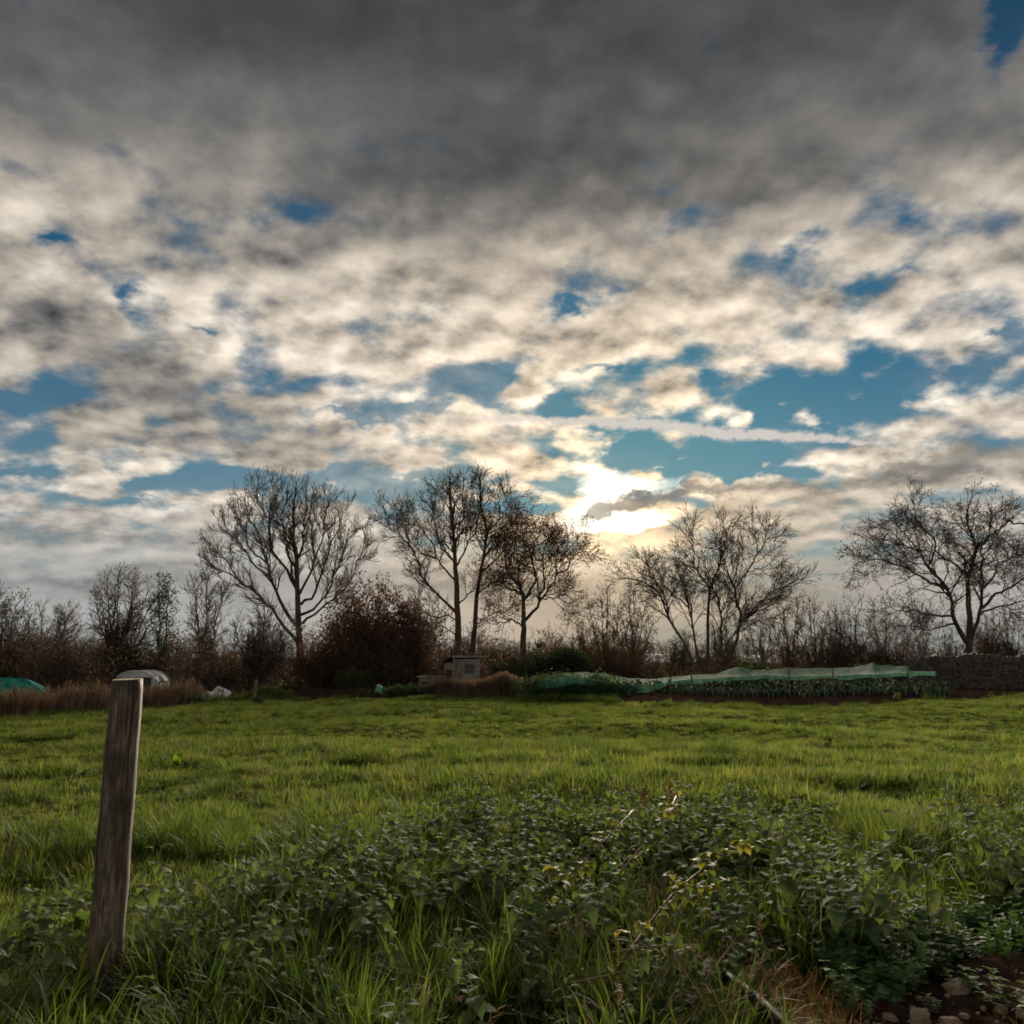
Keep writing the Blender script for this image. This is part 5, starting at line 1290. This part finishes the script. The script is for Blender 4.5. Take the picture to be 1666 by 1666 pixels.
cane([(880, 1480, .1), (930, 1420, .28), (985, 1365, .42), (1030, 1318, .5)], 'bramble cane left of the one by the seed head', 16, .3, .006, 3)
cane([(950, 1560, .05), (900, 1480, .22), (880, 1450, .32), (930, 1420, .40)], 'short bent bramble cane at the left of the canes', 14, .35, .0055, 4)
cane([(1060, 1600, .05), (1090, 1540, .2), (1110, 1470, .3), (1180, 1440, .36)], 'low bramble cane under the yellow leaf tuft', 16, .3, .006, 5)
# brown dock seed head
def seed_head(px, py0, py1, Yz, lab, seed, hh=.16, n=150, wd=.035, mat='brown_leaf', stem='cane'):
    R = random.Random(seed); b = on_ground(px, py0, 0.0); b.z = ghf(b.x, b.y); h = at(px, py1, b.y).z - b.z; root = empty('seed_stalk', b); tag(root, lab, 'seed stalk')
    obj('stem', MB().tube([(0, 0, -.03), (.01, 0, h * .5), (0, 0, h)], [.005, .004, .002], 5).data('stalk', MAT[stem], True), root)
    v = []; f = []
    for k in range(n):
        z = h - hh * R.random() ** .8; a = R.uniform(0, 6.28); r = wd * R.uniform(.15, 1) * (.4 + .6 * min(1, (h - z) / hh * 2)); d = Vector((R.gauss(0, 1), R.gauss(0, 1), R.gauss(0, 1))).normalized(); sd = d.orthogonal().normalized()
        leaf_geo(v, f, (math.cos(a) * r, math.sin(a) * r, z), d, sd, .016, .45, .2, 0, 2)
    obj('seeds', mesh_data('seeds', v, f, MAT[mat]), root)
seed_head(1094, 1420, 1262, 0, 'brown dock seed head standing above the nettles', 1, .24, 260, .045)
seed_head(1052, 1410, 1280, 0, 'smaller brown seed head left of the tall one', 2, .12, 110, .035)
def bare_stem(pts, r, lab, mat='straw', name='straw_stalk', twigs=0, seed=0):
    R = random.Random(seed + int(pts[0][0])); name = 'dead_twig' if mat == 'twig' else name; c = catmull([on_ground(px, py, z) for px, py, z in pts], 10); b = Vector((c[0].x, c[0].y, c[0].z)); m = MB().tube([p - b for p in c], list(np.linspace(r, r * .5, 10)), 6)
    for k in range(twigs):
        i = R.randint(3, 8); p = c[i] - b; a = R.uniform(0, 6.28); m.tube([p, p + Vector((math.cos(a) * .05, math.sin(a) * .02, .06))], [r * .4, r * .2], 4)
    tag(obj(name, m.data(name, MAT[mat], True), None, b), lab, 'twig' if mat == 'twig' else 'straw')
bare_stem([(1548, 1440, .02), (1545, 1390, .2), (1542, 1330, .42), (1542, 1268, .62)], .006, 'single dark upright dead stem in the grass at right', 'twig', twigs=6)
bare_stem([(985, 1395, .2), (960, 1340, .42), (930, 1285, .60)], .0035, 'thin dark twig leaning left above the nettles', 'twig')
bare_stem([(1000, 1400, .2), (975, 1345, .42), (945, 1292, .58)], .0035, 'second thin dark twig leaning left above the nettles', 'twig')
bare_stem([(1140, 1538, .16), (1060, 1540, .18), (985, 1552, .16)], .0065, 'pale dry straw stem lying level under the canes', 'straw')
bare_stem([(1080, 1560, .12), (1000, 1585, .14), (920, 1600, .12)], .006, 'pale straw stem slanting below the level one', 'straw')
bare_stem([(1150, 1550, .15), (1118, 1575, .12), (1100, 1590, .10)], .005, 'short pale straw stem left of the pipe', 'straw')
bare_stem([(1081, 1420, .34), (1082, 1470, .2), (1083, 1500, .1)], .005, 'upright pale straw among the bramble leaves', 'straw')
bare_stem([(838, 1530, .2), (870, 1525, .24), (895, 1545, .16)], .006, 'curved tan dead stem left of the canes', 'straw')
bare_stem([(826, 1590, .12), (850, 1560, .2), (838, 1535, .24)], .0045, 'bent tan stem at the lower middle', 'straw')
bare_stem([(770, 1650, .1), (790, 1620, .18), (795, 1600, .22)], .004, 'short pale stalk at the bottom edge left of middle', 'straw')
DS = [stem_tuft('litter_%d' % i, MAT['straw'], 9, .34, .2, .0028, 440 + i) for i in range(3)]
x, y = frustum_pts(3.0, 5.5, 26); k = zone(x, y, [(700, 1560), (860, 1500), (1200, 1500), (1250, 1600), (1230, 1750), (700, 1750)], .1); x, y = x[k], y[k]
r_ = xrot(len(x), .9)
scatter('dead_stem_litter', np.stack([x, y, gh(x, y) + .05], -1), r_, uni(rs.uniform(.7, 1.2, len(x))), DS, 'tangle of dry broken stems at the bottom middle', 'dead stems')
# broad-leaved docks in the field
def dock(px, py, s, lab, seed, mat='dock'):
    R = random.Random(seed); b = on_ground(px, py, 0.0); b.z = ghf(b.x, b.y) + .05; root = empty('dock_plant', b); tag(root, lab, 'dock'); root.scale = (s, s, s)
    for k in range(7):
        a = k * 2.4 + R.uniform(-.4, .4); el = R.uniform(.5, 1.2); d = Vector((math.cos(a) * math.cos(el), math.sin(a) * math.cos(el), math.sin(el))); sd = Vector((-math.sin(a), math.cos(a), 0)); v = []; f = []
        leaf_geo(v, f, (0, 0, 0), d, sd, R.uniform(.24, .36), .17, R.uniform(.2, 1.3), .03, 8, .15); obj('leaf', mesh_data('dock_leaf', v, f, MAT[mat], True), root)
dock(662, 1345, 1.05, 'bright broad-leaved dock at the upper edge of the nettles', 1)
dock(288, 1248, 1.0, 'yellow-green dock in the field right of the near post', 2)
dock(1225, 1392, .8, 'pale broad leaf standing right of the yellow bramble tuft', 3)
dock(690, 1378, .6, 'small yellow-green dock below the bright one', 4)
dock(130, 1265, .8, 'dark dock left of the near post in the field', 5, 'nettle')

# far scrub behind the hedge
x = np.concatenate([rs.uniform(-48, 48, 260), rs.uniform(-40, -14, 80)]); y = np.concatenate([rs.uniform(59, 80, 260), rs.uniform(49, 60, 80)])
s = rs.uniform(.45, .85, len(x)) * np.where(y < 60, .6, 1.0)
scatter('distant_scrub', np.stack([x, y, gh(x, y)], -1), np.stack([x * 0, x * 0, rs.uniform(0, 6.28, len(x))], -1), uni(s), FAR, 'tangled bare scrub and thin trees beyond the hedge', 'scrub')
